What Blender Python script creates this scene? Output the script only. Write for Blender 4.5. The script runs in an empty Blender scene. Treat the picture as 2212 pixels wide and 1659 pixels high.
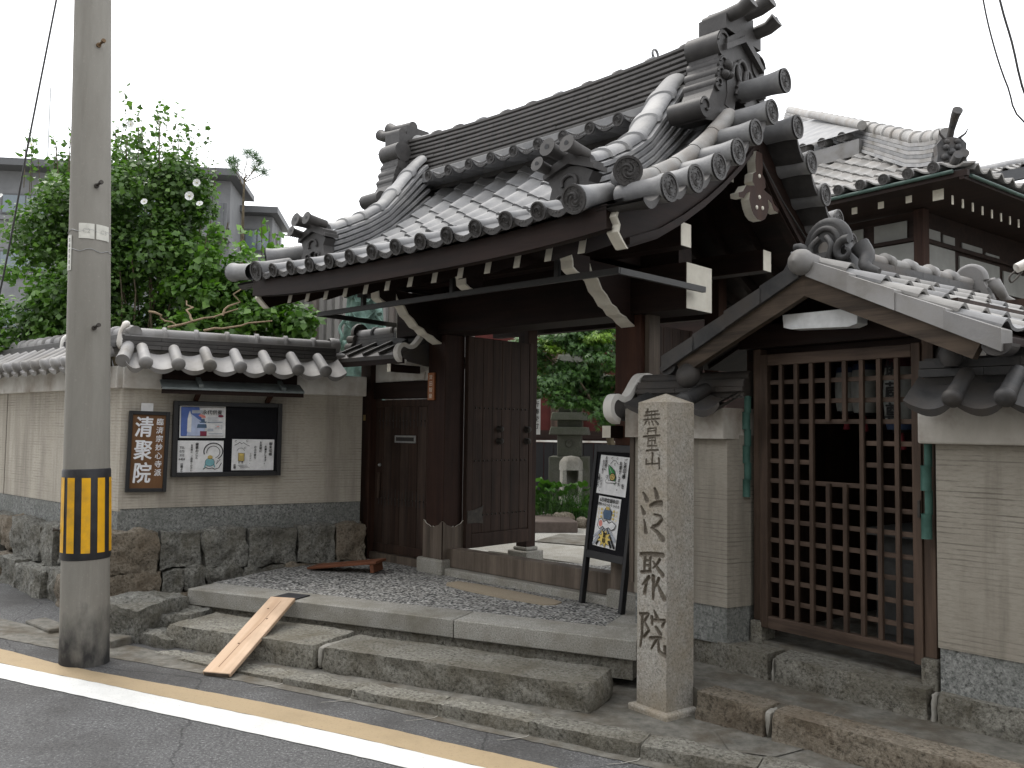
import bpy, math, random
from mathutils import Vector, Matrix, noise as mnoise
R = math.radians
random.seed(7)
scene = bpy.context.scene
col = scene.collection

# ------------------------------------------------------------------ camera
cam_d = bpy.data.cameras.new('camera'); cam = bpy.data.objects.new('camera', cam_d); col.objects.link(cam)
cam_d.sensor_width = 36.0; cam_d.lens = 36.0 * 1853 / 2212; cam_d.clip_end = 400; cam_d.clip_start = .05
PITCH, ROLL = R(3.1), R(.77)
cam.matrix_world = (Matrix.Translation((0, 0, 1.55)) @ Matrix.Rotation(R(90) + PITCH, 4, 'X')
                    @ Matrix.Rotation(ROLL, 4, 'Z'))
scene.camera = cam

# ------------------------------------------------------------------ overcast sky and sun
SUN_EL, SUN_AZ = R(60), R(318)          # azimuth measured clockwise from +Y
world = bpy.data.worlds.new('World'); scene.world = world; world.use_nodes = True
nt = world.node_tree; nt.nodes.clear()
out = nt.nodes.new('ShaderNodeOutputWorld'); bg = nt.nodes.new('ShaderNodeBackground')
sky = nt.nodes.new('ShaderNodeTexSky'); sky.sky_type = 'NISHITA'; sky.sun_disc = False
sky.sun_elevation = SUN_EL; sky.sun_rotation = SUN_AZ; sky.air_density = 1.0; sky.dust_density = 4.0
mx = nt.nodes.new('ShaderNodeMix'); mx.data_type = 'RGBA'
mx.inputs[0].default_value = .9                      # an even cloud cover over the clear sky
mx.inputs[7].default_value = (9.3, 9.4, 9.6, 1)
nt.links.new(sky.outputs[0], mx.inputs[6]); nt.links.new(mx.outputs[2], bg.inputs[0])
bg.inputs[1].default_value = .11
nt.links.new(bg.outputs[0], out.inputs[0])
sun_d = bpy.data.lights.new('sun', 'SUN'); sun_d.energy = .9; sun_d.angle = R(25); sun_d.color = (1, .96, .9)
sun = bpy.data.objects.new('sun', sun_d); col.objects.link(sun)
sd = Vector((math.sin(SUN_AZ) * math.cos(SUN_EL), math.cos(SUN_AZ) * math.cos(SUN_EL), math.sin(SUN_EL)))
sun.rotation_euler = sd.to_track_quat('Z', 'Y').to_euler()
scene.view_settings.view_transform = 'Standard'; scene.view_settings.look = 'None'
scene.view_settings.exposure = 1.15; scene.view_settings.gamma = 1
scene.view_settings.use_curve_mapping = False

# ------------------------------------------------------------------ helpers
class MB:
    """collects faces of one mesh"""
    def __init__(s): s.v = []; s.f = []; s.m = []; s.sm = []
    def add(s, vs, fs, mi=0, smooth=False):
        b = len(s.v); s.v += [tuple(p) for p in vs]
        for f in fs: s.f.append(tuple(i + b for i in f)); s.m.append(mi); s.sm.append(smooth)
    def box(s, x0, x1, y0, y1, z0, z1, mi=0, M=None):
        vs = [Vector((x, y, z)) for z in (z0, z1) for y in (y0, y1) for x in (x0, x1)]
        if M is not None: vs = [M @ p for p in vs]
        s.add(vs, [(0, 2, 3, 1), (4, 5, 7, 6), (0, 1, 5, 4), (2, 6, 7, 3), (0, 4, 6, 2), (1, 3, 7, 5)], mi)
    def bar(s, a, b, w, h, mi=0, up=(0, 0, 1)):
        """square bar from a to b, w sideways, h along up"""
        a = Vector(a); b = Vector(b); d = (b - a).normalized(); up = Vector(up)
        side = d.cross(up)
        side = side.normalized() if side.length > 1e-5 else Vector((1, 0, 0))
        u2 = side.cross(d).normalized(); vs = []
        for p in (a, b):
            for sx, sz in ((-1, -1), (1, -1), (1, 1), (-1, 1)): vs.append(p + side * sx * w / 2 + u2 * sz * h / 2)
        s.add(vs, [(3, 2, 1, 0), (4, 5, 6, 7), (0, 1, 5, 4), (1, 2, 6, 5), (2, 3, 7, 6), (3, 0, 4, 7)], mi)
    def tube(s, pts, r, n=10, mi=0, cap=True, smooth=True, a0=0.0, a1=2 * math.pi, up=None):
        pts = [Vector(p) for p in pts]; k = len(pts)
        rs = r if isinstance(r, (list, tuple)) else [r] * k
        full = abs(a1 - a0 - 2 * math.pi) < 1e-6; nn = n if full else n + 1
        ref = Vector(up) if up is not None else None; vs = []
        for i, p in enumerate(pts):
            d = (pts[min(i + 1, k - 1)] - pts[max(i - 1, 0)]).normalized()
            if ref is None:
                ref = Vector((0, 0, 1)) if abs(d.z) < .9 else Vector((1, 0, 0))
            sx = d.cross(ref).normalized(); uz = sx.cross(d).normalized()
            if up is None: ref = uz
            for j in range(nn):
                a = a0 + (a1 - a0) * j / n
                vs.append(p + (sx * math.cos(a) + uz * math.sin(a)) * rs[i])
        fs = []
        for i in range(k - 1):
            for j in range(n):
                j2 = (j + 1) % nn
                fs.append((i * nn + j, i * nn + j2, (i + 1) * nn + j2, (i + 1) * nn + j))
        s.add(vs, [tuple(reversed(f)) for f in fs], mi, smooth)
        if cap and full:
            s.add(vs[:nn], [tuple(range(nn))], mi); s.add(vs[-nn:], [tuple(reversed(range(nn)))], mi)
    def prism(s, poly, fn, a, b, mi=0, side_mi=None):
        """polygon (p,q) pushed through fn(p,q,t) between t=a and t=b"""
        n = len(poly); vs = [fn(p, q, a) for p, q in poly] + [fn(p, q, b) for p, q in poly]
        s.add(vs, [tuple(range(n)), tuple(range(2 * n - 1, n - 1, -1))], mi)
        s.add(vs, [(i, i + n, (i + 1) % n + n, (i + 1) % n) for i in range(n)], mi if side_mi is None else side_mi)
    def lathe(s, prof, n=16, M=None, mi=0, smooth=True):
        vs = []
        for r, h in prof:
            for j in range(n):
                a = 2 * math.pi * j / n; p = Vector((r * math.cos(a), r * math.sin(a), h))
                vs.append(M @ p if M is not None else p)
        fs = [(i * n + j, i * n + (j + 1) % n, (i + 1) * n + (j + 1) % n, (i + 1) * n + j) for i in range(len(prof) - 1) for j in range(n)]
        s.add(vs, fs, mi, smooth)
    def grid(s, fn, nu, nv, mi=0, smooth=True):
        vs = [fn(i / nu, j / nv) for j in range(nv + 1) for i in range(nu + 1)]
        fs = [(j * (nu + 1) + i, j * (nu + 1) + i + 1, (j + 1) * (nu + 1) + i + 1, (j + 1) * (nu + 1) + i) for j in range(nv) for i in range(nu)]
        s.add(vs, fs, mi, smooth)
    def mesh(s, name, mats):
        me = bpy.data.meshes.new(name); me.from_pydata(s.v, [], s.f)
        for m in (mats if isinstance(mats, (list, tuple)) else [mats]): me.materials.append(m)
        me.polygons.foreach_set('material_index', s.m); me.polygons.foreach_set('use_smooth', s.sm)
        me.update(); return me
    def build(s, name, mats, parent=None, M=None, bevel=0, fix=False):
        me = s.mesh(name, mats)
        if fix:
            import bmesh
            bm = bmesh.new(); bm.from_mesh(me); bmesh.ops.recalc_face_normals(bm, faces=bm.faces); bm.to_mesh(me); bm.free()
        return link(name, me, parent, M, bevel)
def link(name, me, parent=None, M=None, bevel=0):
    o = bpy.data.objects.new(name, me); col.objects.link(o)
    if parent is not None: o.parent = parent
    if M is not None: o.matrix_basis = M
    if bevel:
        b = o.modifiers.new('bevel', 'BEVEL'); b.width = bevel; b.segments = 2; b.limit_method = 'ANGLE'; b.angle_limit = R(50)
    return o
def tag(o, label=None, cat=None, group=None, kind=None):
    if label: o['label'] = label
    if cat: o['category'] = cat
    if group: o['group'] = group
    if kind: o['kind'] = kind
    return o
def thing(name, label, cat, M=None, group=None):
    o = bpy.data.objects.new(name, None); col.objects.link(o); o.empty_display_size = .1
    if M is not None: o.matrix_basis = M
    return tag(o, label, cat, group)
def frame(x, y, z, deg): return Matrix.Translation((x, y, z)) @ Matrix.Rotation(R(deg), 4, 'Z')
T = Matrix.Translation
def RX(a): return Matrix.Rotation(R(a), 4, 'X')
def RY(a): return Matrix.Rotation(R(a), 4, 'Y')
def RZ(a): return Matrix.Rotation(R(a), 4, 'Z')
def lerp(tab, x):
    if x <= tab[0][0]:
        (a, b), (c, d) = tab[0], tab[1]
    elif x >= tab[-1][0]:
        (a, b), (c, d) = tab[-2], tab[-1]
    else:
        for i in range(len(tab) - 1):
            if tab[i][0] <= x <= tab[i + 1][0]: (a, b), (c, d) = tab[i], tab[i + 1]; break
    return b + (d - b) * (x - a) / (c - a)
XYZ = lambda p, q, t: Vector((p, q, t))
XZ = lambda p, q, t: Vector((p, t, q))      # polygon in x,z extruded along y
YZ = lambda p, q, t: Vector((t, p, q))      # polygon in y,z extruded along x
def rough_block(L, W, H, seed, amp=.02, seg=.05, rnd=.3, flat_top=False):
    """hewn stone centred at origin; L along x, W along y, H along z"""
    mb = MB(); nx = max(3, int(L / seg)); ny = max(2, int(W / seg)); nz = max(2, int(H / seg))
    off = Vector((seed * 3.7, seed * 1.3, seed * 2.1))
    def disp(p):
        q = Vector((p[0] / (L / 2), p[1] / (W / 2), p[2] / (H / 2)))
        e = [abs(c) ** 4 for c in q]; k = max(sum(e), 1e-6) ** .25
        s_ = 1 / (1 + (k - 1) * rnd * 2.2)
        w = Vector(p) * s_
        n1 = mnoise.noise(w * 5 + off) * amp + mnoise.noise(w * 13 + off) * amp * .6 + (abs(mnoise.noise(w * 27 + off)) - .2) * amp * .55 + mnoise.noise(w * 60 + off) * amp * .22
        d = Vector((q.x ** 3 / L, q.y ** 3 / W, q.z ** 3 / H)); d = d.normalized() if d.length > 0 else Vector((0, 0, 1))
        if flat_top and q.z > .9: n1 *= .25
        return w + d * n1
    def face(ax, sg):
        a, b = [(1, 2), (2, 0), (0, 1)][ax]; S = (L, W, H); N = (nx, ny, nz)
        def fn(i, j):
            p = [0, 0, 0]; p[ax] = sg * S[ax] / 2; p[a] = (i - .5) * S[a] * sg; p[b] = (j - .5) * S[b]
            return disp(p)
        mb.grid(fn, N[a], N[b], smooth=True)
    for ax in range(3):
        for sg in (-1, 1): face(ax, sg)
    return mb
def text_mesh(txt, size, mb, M, mi=0, bold=0.0, vertical=True, pitch=1.1, xs=1.0):
    """lettering appended to mb; M maps text plane (x right, y up) to the target; bold thickens by overlaid copies"""
    chars = list(txt) if vertical else [txt]; g = random.Random(len(txt))
    for k, ch in enumerate(chars):
        if ch == ' ': continue
        cu = bpy.data.curves.new('t', 'FONT'); cu.body = ch; cu.size = size; cu.resolution_u = 2; cu.align_x = 'CENTER'; cu.align_y = 'CENTER'
        ob = bpy.data.objects.new('t', cu); me = bpy.data.meshes.new_from_object(ob)
        offs = [(0, 0)] if not bold else [(-bold, 0), (bold, 0), (0, -bold * .7), (0, bold * .7), (bold * .7, -bold * .7)]
        if bold > .003: offs += [(-bold * .7, bold * .5), (bold * .5, bold * .5), (0, 0)]
        sk = Matrix.Identity(4); sk[0][1] = .06 if bold else 0
        for i, (ox, oy) in enumerate(offs):
            mm = M @ T((ox, -k * size * pitch + oy, .0002 * i)) @ RZ(g.uniform(-3, 3) * 0) @ sk @ Matrix.Diagonal((xs, 1, 1, 1))
            mb.add([mm @ p.co for p in me.vertices], [tuple(p.vertices) for p in me.polygons], mi)
        bpy.data.objects.remove(ob); bpy.data.meshes.remove(me); bpy.data.curves.remove(cu)
def stroke(mb, pts, w0, w1, M, mi=0, z=0.0, closed=False):
    """flat brush stroke in a plane"""
    n = len(pts); vs = []
    for i, p in enumerate(pts):
        a = Vector(pts[max(i - 1, 0)]); b = Vector(pts[min(i + 1, n - 1)])
        if closed: a = Vector(pts[i - 1]); b = Vector(pts[(i + 1) % n])
        d = (b - a); d = d.normalized() if d.length else Vector((1, 0)); nn = Vector((-d.y, d.x))
        w = (w0 + (w1 - w0) * i / max(n - 1, 1)) / 2; q = Vector(p)
        vs += [M @ Vector((q.x + nn.x * w, q.y + nn.y * w, z)), M @ Vector((q.x - nn.x * w, q.y - nn.y * w, z))]
    fs = [(2 * i, 2 * i + 1, 2 * i + 3, 2 * i + 2) for i in range(n - 1)]
    if closed: fs.append((2 * n - 2, 2 * n - 1, 1, 0))
    mb.add(vs, fs, mi)
def blob(mb, poly, M, mi, z=0.0): mb.add([M @ Vector((x, y, z)) for x, y in poly], [tuple(range(len(poly)))], mi)
def circ(cx, cy, rx, ry=None, n=16, a0=0, a1=360):
    ry = rx if ry is None else ry
    return [(cx + rx * math.cos(R(a0 + (a1 - a0) * i / n)), cy + ry * math.sin(R(a0 + (a1 - a0) * i / n))) for i in range(n + (0 if a1 - a0 == 360 else 1))]

# ------------------------------------------------------------------ materials
def ramp(nt, fac, stops):
    r = nt.nodes.new('ShaderNodeValToRGB'); e = r.color_ramp.elements
    e[0].position, e[0].color = stops[0][0], (*stops[0][1], 1); e[1].position, e[1].color = stops[-1][0], (*stops[-1][1], 1)
    for p, c in stops[1:-1]: k = e.new(p); k.color = (*c, 1)
    nt.links.new(fac, r.inputs[0]); return r.outputs[0]
def mixc(nt, a, b, fac, mode='MIX'):
    m = nt.nodes.new('ShaderNodeMix'); m.data_type = 'RGBA'; m.blend_type = mode
    for sock, val in ((m.inputs[0], fac), (m.inputs[6], a), (m.inputs[7], b)):
        if isinstance(val, bpy.types.NodeSocket): nt.links.new(val, sock)
        elif isinstance(val, (tuple, list)): sock.default_value = (*val, 1)
        else: sock.default_value = val
    return m.outputs[2]
def nz(nt, co, scale, detail=4, rough=.55, stretch=None, kind='noise'):
    if stretch:
        mp = nt.nodes.new('ShaderNodeMapping'); mp.inputs['Scale'].default_value = stretch; nt.links.new(co, mp.inputs[0]); co = mp.outputs[0]
    if kind == 'vor':
        n = nt.nodes.new('ShaderNodeTexVoronoi'); n.inputs['Scale'].default_value = scale
    else:
        n = nt.nodes.new('ShaderNodeTexNoise'); n.inputs['Scale'].default_value = scale
        n.inputs['Detail'].default_value = detail; n.inputs['Roughness'].default_value = rough
    nt.links.new(co, n.inputs['Vector']); return n
def base(name, rough=.6, spec=.4, metal=0):
    m = bpy.data.materials.new(name); m.use_nodes = True; n = m.node_tree
    b = n.nodes['Principled BSDF']; b.inputs['Roughness'].default_value = rough
    b.inputs['Specular IOR Level'].default_value = spec; b.inputs['Metallic'].default_value = metal
    tc = n.nodes.new('ShaderNodeTexCoord'); return m, n, b, tc.outputs['Object']
def add_bump(n, b, h, strength, dist=.01):
    bp = n.nodes.new('ShaderNodeBump'); bp.inputs['Strength'].default_value = strength; bp.inputs['Distance'].default_value = dist
    n.links.new(h, bp.inputs['Height']); n.links.new(bp.outputs[0], b.inputs['Normal']); return bp
def objrand(n, c, amt):
    oi = n.nodes.new('ShaderNodeObjectInfo'); mr = n.nodes.new('ShaderNodeMapRange')
    mr.inputs[3].default_value = 1 - amt; mr.inputs[4].default_value = 1 + amt; n.links.new(oi.outputs['Random'], mr.inputs[0])
    cm = n.nodes.new('ShaderNodeCombineColor')
    for i in range(3): n.links.new(mr.outputs[0], cm.inputs[i])
    return mixc(n, c, cm.outputs[0], 1.0, 'MULTIPLY')
def M_mottle(name, c1, c2, scale=8, rough=.7, spec=.3, metal=0, bump=.2, bscale=60, rnd=0.0, c3=None, s3=2.0, bdist=.004, stretch=None):
    """mottled surface: two colours on a medium noise, a third in large patches"""
    m, n, b, co = base(name, rough, spec, metal)
    f = nz(n, co, scale, 6, .65, stretch)
    c = ramp(n, f.outputs[0], [(.3, c1), (.7, c2)])
    if c3:
        g = nz(n, co, s3, 5, .6); mk = ramp(n, g.outputs[0], [(.45, (0, 0, 0)), (.68, (1, 1, 1))])
        c = mixc(n, c, c3, mk)
    if rnd: c = objrand(n, c, rnd)
    n.links.new(c, b.inputs['Base Color'])
    if bump: add_bump(n, b, nz(n, co, bscale, 5, .6, stretch).outputs[0], bump, bdist)
    return m
def M_wood(name, c1, c2, axis='z', rough=.65, rnd=.12, scale=14, bump=.35):
    m, n, b, co = base(name, rough, .18)
    st = {'x': (.06, 1, 1), 'y': (1, .06, 1), 'z': (1, 1, .06)}[axis]
    f = nz(n, co, scale, 8, .7, st); g = nz(n, co, 2.2, 4, .6)
    c = ramp(n, f.outputs[0], [(.34, c1), (.64, c2)])
    c = mixc(n, c, tuple(x * .55 for x in c1), ramp(n, g.outputs[0], [(.5, (0, 0, 0)), (.8, (.7, .7, .7))]))
    c = objrand(n, c, rnd); n.links.new(c, b.inputs['Base Color'])
    add_bump(n, b, nz(n, co, scale * 4, 6, .7, st).outputs[0], bump, .003); return m
def M_plain(name, c, rough=.6, spec=.4, metal=0, rnd=0):
    m, n, b, co = base(name, rough, spec, metal)
    f = nz(n, co, 25, 5, .6); k = ramp(n, f.outputs[0], [(.3, tuple(x * .86 for x in c)), (.7, tuple(min(1, x * 1.08) for x in c))])
    if rnd: k = objrand(n, k, rnd)
    n.links.new(k, b.inputs['Base Color']); return m
def M_granite(name, c1, c2, dark, speck=260, rough=.75, stain=None, stain_s=3, bump=.3, hewn=0.0):
    m, n, b, co = base(name, rough, .25)
    v = nz(n, co, speck, 3, .8); c = ramp(n, v.outputs[0], [(.36, dark), (.46, c1), (.66, c2)])
    w = nz(n, co, speck * .3, 4, .7); c = mixc(n, c, c1, ramp(n, w.outputs[0], [(.35, (.55, .55, .55)), (.6, (0, 0, 0))]))
    if stain:
        g = nz(n, co, stain_s, 6, .65); c = mixc(n, c, stain, ramp(n, g.outputs[0], [(.42, (0, 0, 0)), (.72, (.85, .85, .85))]))
    if hewn:
        q = nz(n, co, 26, 9, .72); c = mixc(n, c, tuple(x * .5 for x in dark), ramp(n, q.outputs[0], [(.30, (.85, .85, .85)), (.45, (0, 0, 0))]))
    c = objrand(n, c, .1); n.links.new(c, b.inputs['Base Color'])
    bp = add_bump(n, b, v.outputs[0], bump, .003)
    if hewn:
        b2 = n.nodes.new('ShaderNodeBump'); b2.inputs['Strength'].default_value = hewn; b2.inputs['Distance'].default_value = .022
        n.links.new(q.outputs[0], b2.inputs['Height']); n.links.new(b2.outputs[0], bp.inputs['Normal'])
    return m
def M_ribbed(name, c1, c2):
    """combed plaster: thin broken horizontal grooves"""
    m, n, b, co = base(name, .88, .12)
    wv = n.nodes.new('ShaderNodeTexWave'); wv.wave_type = 'BANDS'; wv.bands_direction = 'Z'
    wv.inputs['Scale'].default_value = 13.5; wv.inputs['Distortion'].default_value = 1.1; wv.inputs['Detail'].default_value = 3
    wv.inputs['Detail Scale'].default_value = 2.5
    mp = n.nodes.new('ShaderNodeMapping'); mp.inputs['Scale'].default_value = (.3, .3, 1); n.links.new(co, mp.inputs[0]); n.links.new(mp.outputs[0], wv.inputs[0])
    gr = ramp(n, wv.outputs[0], [(.0, (1, 1, 1)), (.30, (0, 0, 0))])
    g = nz(n, co, 11, 6, .75, (.35, .35, 1.8)); g2 = nz(n, co, 1.8, 3, .5, (.6, .6, 1.2))
    k1 = ramp(n, g.outputs[0], [(.42, (0, 0, 0)), (.6, (1, 1, 1))]); k2 = ramp(n, g2.outputs[0], [(.40, (.12, .12, .12)), (.6, (1, 1, 1))])
    gv_ = mixc(n, mixc(n, gr, k1, 1.0, 'MULTIPLY'), k2, 1.0, 'MULTIPLY')
    f = nz(n, co, 130, 4, .7, (.2, .2, 1)); c = ramp(n, nz(n, co, 3.3, 6, .65, (1, 1, .6)).outputs[0], [(.3, c1), (.72, c2)])
    c = mixc(n, c, tuple(x * .86 for x in c1), ramp(n, f.outputs[0], [(.45, (0, 0, 0)), (.7, (.8, .8, .8))]))
    c = mixc(n, c, tuple(x * .42 for x in c1), mixc(n, gv_, (.8, .8, .8), 1.0, 'MULTIPLY'))
    sk = nz(n, co, 5, 6, .7, (1, 1, .09)); c = mixc(n, c, tuple(x * .62 for x in c1), ramp(n, sk.outputs[0], [(.46, (0, 0, 0)), (.72, (.95, .95, .95))])); n.links.new(c, b.inputs['Base Color'])
    bw = n.nodes.new('ShaderNodeRGBToBW'); n.links.new(gv_, bw.inputs[0])
    h2 = n.nodes.new('ShaderNodeMath'); h2.operation = 'MULTIPLY_ADD'; n.links.new(f.outputs[0], h2.inputs[0]); h2.inputs[1].default_value = .3; n.links.new(bw.outputs[0], h2.inputs[2])
    bp = add_bump(n, b, h2.outputs[0], .3, .005); bp.invert = True; return m
def M_leaf(name, c1, c2, c3=None):
    m, n, b, co = base(name, .45, .4)
    f = nz(n, co, 3.0, 4, .6); c = ramp(n, f.outputs[0], [(.3, c1), (.7, c2)])
    if c3: c = mixc(n, c, c3, ramp(n, nz(n, co, 45, 2, .5).outputs[0], [(.55, (0, 0, 0)), (.75, (1, 1, 1))]))
    ge = n.nodes.new('ShaderNodeNewGeometry'); c = mixc(n, c, ramp(n, ge.outputs['Random Per Island'], [(0, (.55, .6, .5)), (.5, (1, 1, 1)), (1, (1.35, 1.3, 1.0))]), 1.0, 'MULTIPLY')
    n.links.new(c, b.inputs['Base Color'])
    tr = n.nodes.new('ShaderNodeBsdfTranslucent'); n.links.new(mixc(n, c, (1.3, 1.7, .5), 1.0, 'MULTIPLY'), tr.inputs[0])
    ms = n.nodes.new('ShaderNodeMixShader'); ms.inputs[0].default_value = .3
    n.links.new(b.outputs[0], ms.inputs[1]); n.links.new(tr.outputs[0], ms.inputs[2])
    n.links.new(ms.outputs[0], n.nodes['Material Output'].inputs[0]); return m

tile = M_mottle('smoked_tile', (.15, .15, .153), (.225, .225, .228), 9, .58, .35, 0, .35, 60, rnd=.24, c3=(.27, .266, .258), s3=4)
tile_light = M_mottle('weathered_light_tile', (.19, .185, .178), (.30, .293, .28), 9, .6, .35, 0, .3, 70, rnd=.2, c3=(.2, .18, .16), s3=4)
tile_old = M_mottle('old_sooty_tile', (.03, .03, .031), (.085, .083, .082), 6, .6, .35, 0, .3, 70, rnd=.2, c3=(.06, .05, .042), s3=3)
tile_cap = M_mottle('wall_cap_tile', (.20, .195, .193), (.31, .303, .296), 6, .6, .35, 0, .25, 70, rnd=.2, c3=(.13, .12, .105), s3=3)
noshi = M_mottle('ridge_course_tile', (.05, .047, .045), (.078, .073, .069), 10, .6, .35, 0, .25, 80, rnd=.12)
tile_face = M_mottle('grimy_shaded_tile', (.035, .033, .032), (.062, .058, .056), 14, .55, .35, 0, .3, 90, rnd=.12)  # brown grime tone, with the shade of upright faces put into the colour
wood_dark_x = M_wood('dark_beam_wood', (.009, .005, .004), (.023, .012, .009), 'x')
wood_dark_y = M_wood('dark_rafter_wood', (.009, .005, .004), (.022, .011, .008), 'y')
wood_dark_z = M_wood('dark_post_wood', (.018, .009, .007), (.042, .02, .013), 'z')
wood_red_z = M_wood('reddish_post_wood', (.03, .013, .009), (.07, .03, .018), 'z')
wood_door = M_wood('door_plank_wood', (.02, .013, .01), (.052, .031, .023), 'z', scale=18)
wood_grey_z = M_wood('weathered_post_wood', (.06, .048, .038), (.15, .12, .095), 'z')
wood_lat_z = M_wood('lattice_wood', (.036, .025, .019), (.10, .068, .050), 'z')
wood_lat_x = M_wood('lattice_rail_wood', (.042, .029, .022), (.115, .08, .06), 'x')
wood_barge = M_wood('bargeboard_wood', (.035, .027, .021), (.105, .078, .057), 'x', scale=20)
wood_plank = M_wood('fresh_cedar_plank', (.46, .31, .20), (.62, .46, .33), 'x', scale=9, rnd=0, bump=.15)
wood_plank_r = M_wood('red_stained_plank', (.10, .04, .022), (.19, .075, .04), 'x', scale=12, rnd=0)
white = M_mottle('aged_white_paint', (.58, .545, .465), (.70, .67, .58), 12, .8, .2, 0, .15, 120)
lime = M_mottle('white_lime_plaster', (.58, .56, .52), (.76, .745, .71), 4, .85, .15, 0, .12, 80, c3=(.36, .31, .26), s3=2.6, stretch=(1, 1, .5))
ribbed = M_ribbed('combed_plaster', (.40, .365, .31), (.50, .465, .40))
ribbed_shade = M_ribbed('shaded_combed_plaster', (.27, .245, .205), (.345, .32, .272))  # darker copy of the combed plaster: right walls' shade put into the colour
lime_shade = M_mottle('shaded_sooty_lime', (.36, .335, .295), (.52, .495, .45), 4, .85, .15, 0, .12, 80, c3=(.19, .155, .125), s3=3.2, stretch=(1, 1, .5))  # soot blotches over a base darkened to carry the right walls' shade
terrazzo = M_granite('grey_washed_terrazzo', (.16, .165, .158), (.34, .345, .33), (.055, .057, .054), 62, .85, (.13, .135, .122), 2.5)
granite = M_granite('sawn_granite', (.28, .27, .24), (.42, .41, .38), (.12, .12, .11), 120, .75, (.17, .155, .12), 4)
granite_p = M_granite('pillar_granite', (.32, .303, .27), (.49, .47, .43), (.14, .132, .118), 95, .8, (.24, .19, .12), 2.2, bump=.35)
groove = M_granite('dark_carved_groove', (.15, .13, .105), (.22, .195, .16), (.08, .07, .055), 100, .9)  # darker stone inside the carved letters, also for joint and crack
stone_rough = M_granite('hewn_wall_stone', (.17, .168, .15), (.34, .335, .305), (.05, .049, .042), 45, .85, (.11, .10, .075), 4.5, bump=.8, hewn=.9)
stone_step = M_granite('hewn_step_stone', (.20, .192, .165), (.36, .35, .305), (.06, .057, .048), 55, .85, (.12, .105, .075), 4, bump=.8, hewn=.8)
stone_brown = M_granite('brown_step_stone', (.185, .16, .125), (.33, .29, .23), (.06, .05, .038), 55, .85, (.12, .09, .06), 4, bump=.8, hewn=.8)
mortar = M_mottle('mortar', (.25, .24, .21), (.38, .365, .33), 12, .9, .1, 0, .4, 90)
pave = M_mottle('worn_cement_paving', (.10, .097, .085), (.215, .205, .18), 16, .85, .2, 0, .8, 60, c3=(.095, .08, .06), s3=5, bdist=.008)
concrete = M_mottle('pole_concrete', (.20, .19, .165), (.27, .26, .23), 5, .85, .2, 0, .3, 170, c3=(.22, .19, .15), s3=1.6, stretch=(1, 1, .3))
black = M_plain('black_lacquer', (.012, .012, .013), .45, .4)
black_metal = M_plain('black_metal', (.02, .019, .018), .5, .5)
felt = M_plain('black_board_felt', (.012, .012, .014), .95, .1)
paper = M_plain('white_paper', (.74, .74, .74), .8, .2)
ink = M_plain('black_ink', (.02, .02, .02), .7, .2)
iron = M_mottle('old_iron', (.03, .028, .026), (.07, .06, .05), 30, .6, .5, .5, .2, 80)
galv = M_mottle('galvanised_steel', (.30, .31, .31), (.42, .42, .42), 20, .45, .5, .7, .1, 90)
copper = M_mottle('verdigris_copper', (.03, .085, .068), (.06, .14, .115), 10, .6, .4, .1, .2, 60)
bronze = M_mottle('verdigris_bronze', (.10, .17, .145), (.25, .38, .33), 9, .7, .3, .1, .3, 40, c3=(.05, .08, .065), s3=6)
grey_paint = M_mottle('grey_canopy_metal', (.11, .13, .13), (.22, .25, .25), 6, .5, .5, .2, .1, 60)
bark = M_mottle('bark', (.06, .05, .035), (.16, .13, .09), 20, .9, .1, 0, .6, 60)
leaf_a = M_leaf('dark_shrub_leaf', (.045, .095, .024), (.10, .18, .045))
leaf_b = M_leaf('fresh_ivy_leaf', (.055, .125, .022), (.13, .24, .05))
leaf_m = M_leaf('maple_leaf', (.025, .065, .018), (.075, .155, .045), (.12, .21, .05))
leaf_p = M_leaf('pine_needle', (.03, .07, .03), (.07, .13, .06))
leaf_g = M_leaf('garden_leaf', (.025, .065, .016), (.06, .13, .035))
petal = M_plain('white_petal', (.75, .76, .74), .6, .3)
red_wall = M_mottle('red_plaster', (.045, .010, .009), (.08, .018, .014), 4, .8, .2, 0, .1, 50)
gravel = M_mottle('pale_gravel', (.26, .25, .22), (.55, .54, .5), 70, .9, .1, 0, 1.0, 90, c3=(.40, .38, .33), s3=2, bdist=.02)
# ------------------------------------------------------------------ ground, road, kerb, paving
import numpy as np
def roadz(x): return .09 + .035 * min(max(0.0, -x - .3), 6)
def mk_asphalt():
    m, n, b, co = base('asphalt', .85, .25)
    f = nz(n, co, 85, 3, .85); g = nz(n, co, 1.2, 5, .6)
    c = ramp(n, f.outputs[0], [(.32, (.045, .045, .046)), (.47, (.095, .095, .096)), (.60, (.14, .14, .14)), (.72, (.34, .34, .33))])
    c = mixc(n, c, (.05, .048, .046), ramp(n, g.outputs[0], [(.44, (0, 0, 0)), (.62, (.7, .7, .7))]))
    vc = n.nodes.new('ShaderNodeTexVoronoi'); vc.feature = 'DISTANCE_TO_EDGE'; vc.inputs['Scale'].default_value = .55
    wr = nz(n, co, 3, 5, .7); ml = mixc(n, co, wr.outputs['Color'], .12); n.links.new(ml, vc.inputs['Vector'])
    c = mixc(n, c, (.02, .02, .02), ramp(n, vc.outputs['Distance'], [(.0, (.6, .6, .6)), (.0028, (0, 0, 0))]))
    n.links.new(c, b.inputs['Base Color']); add_bump(n, b, f.outputs[0], .7, .006); return m
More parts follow.
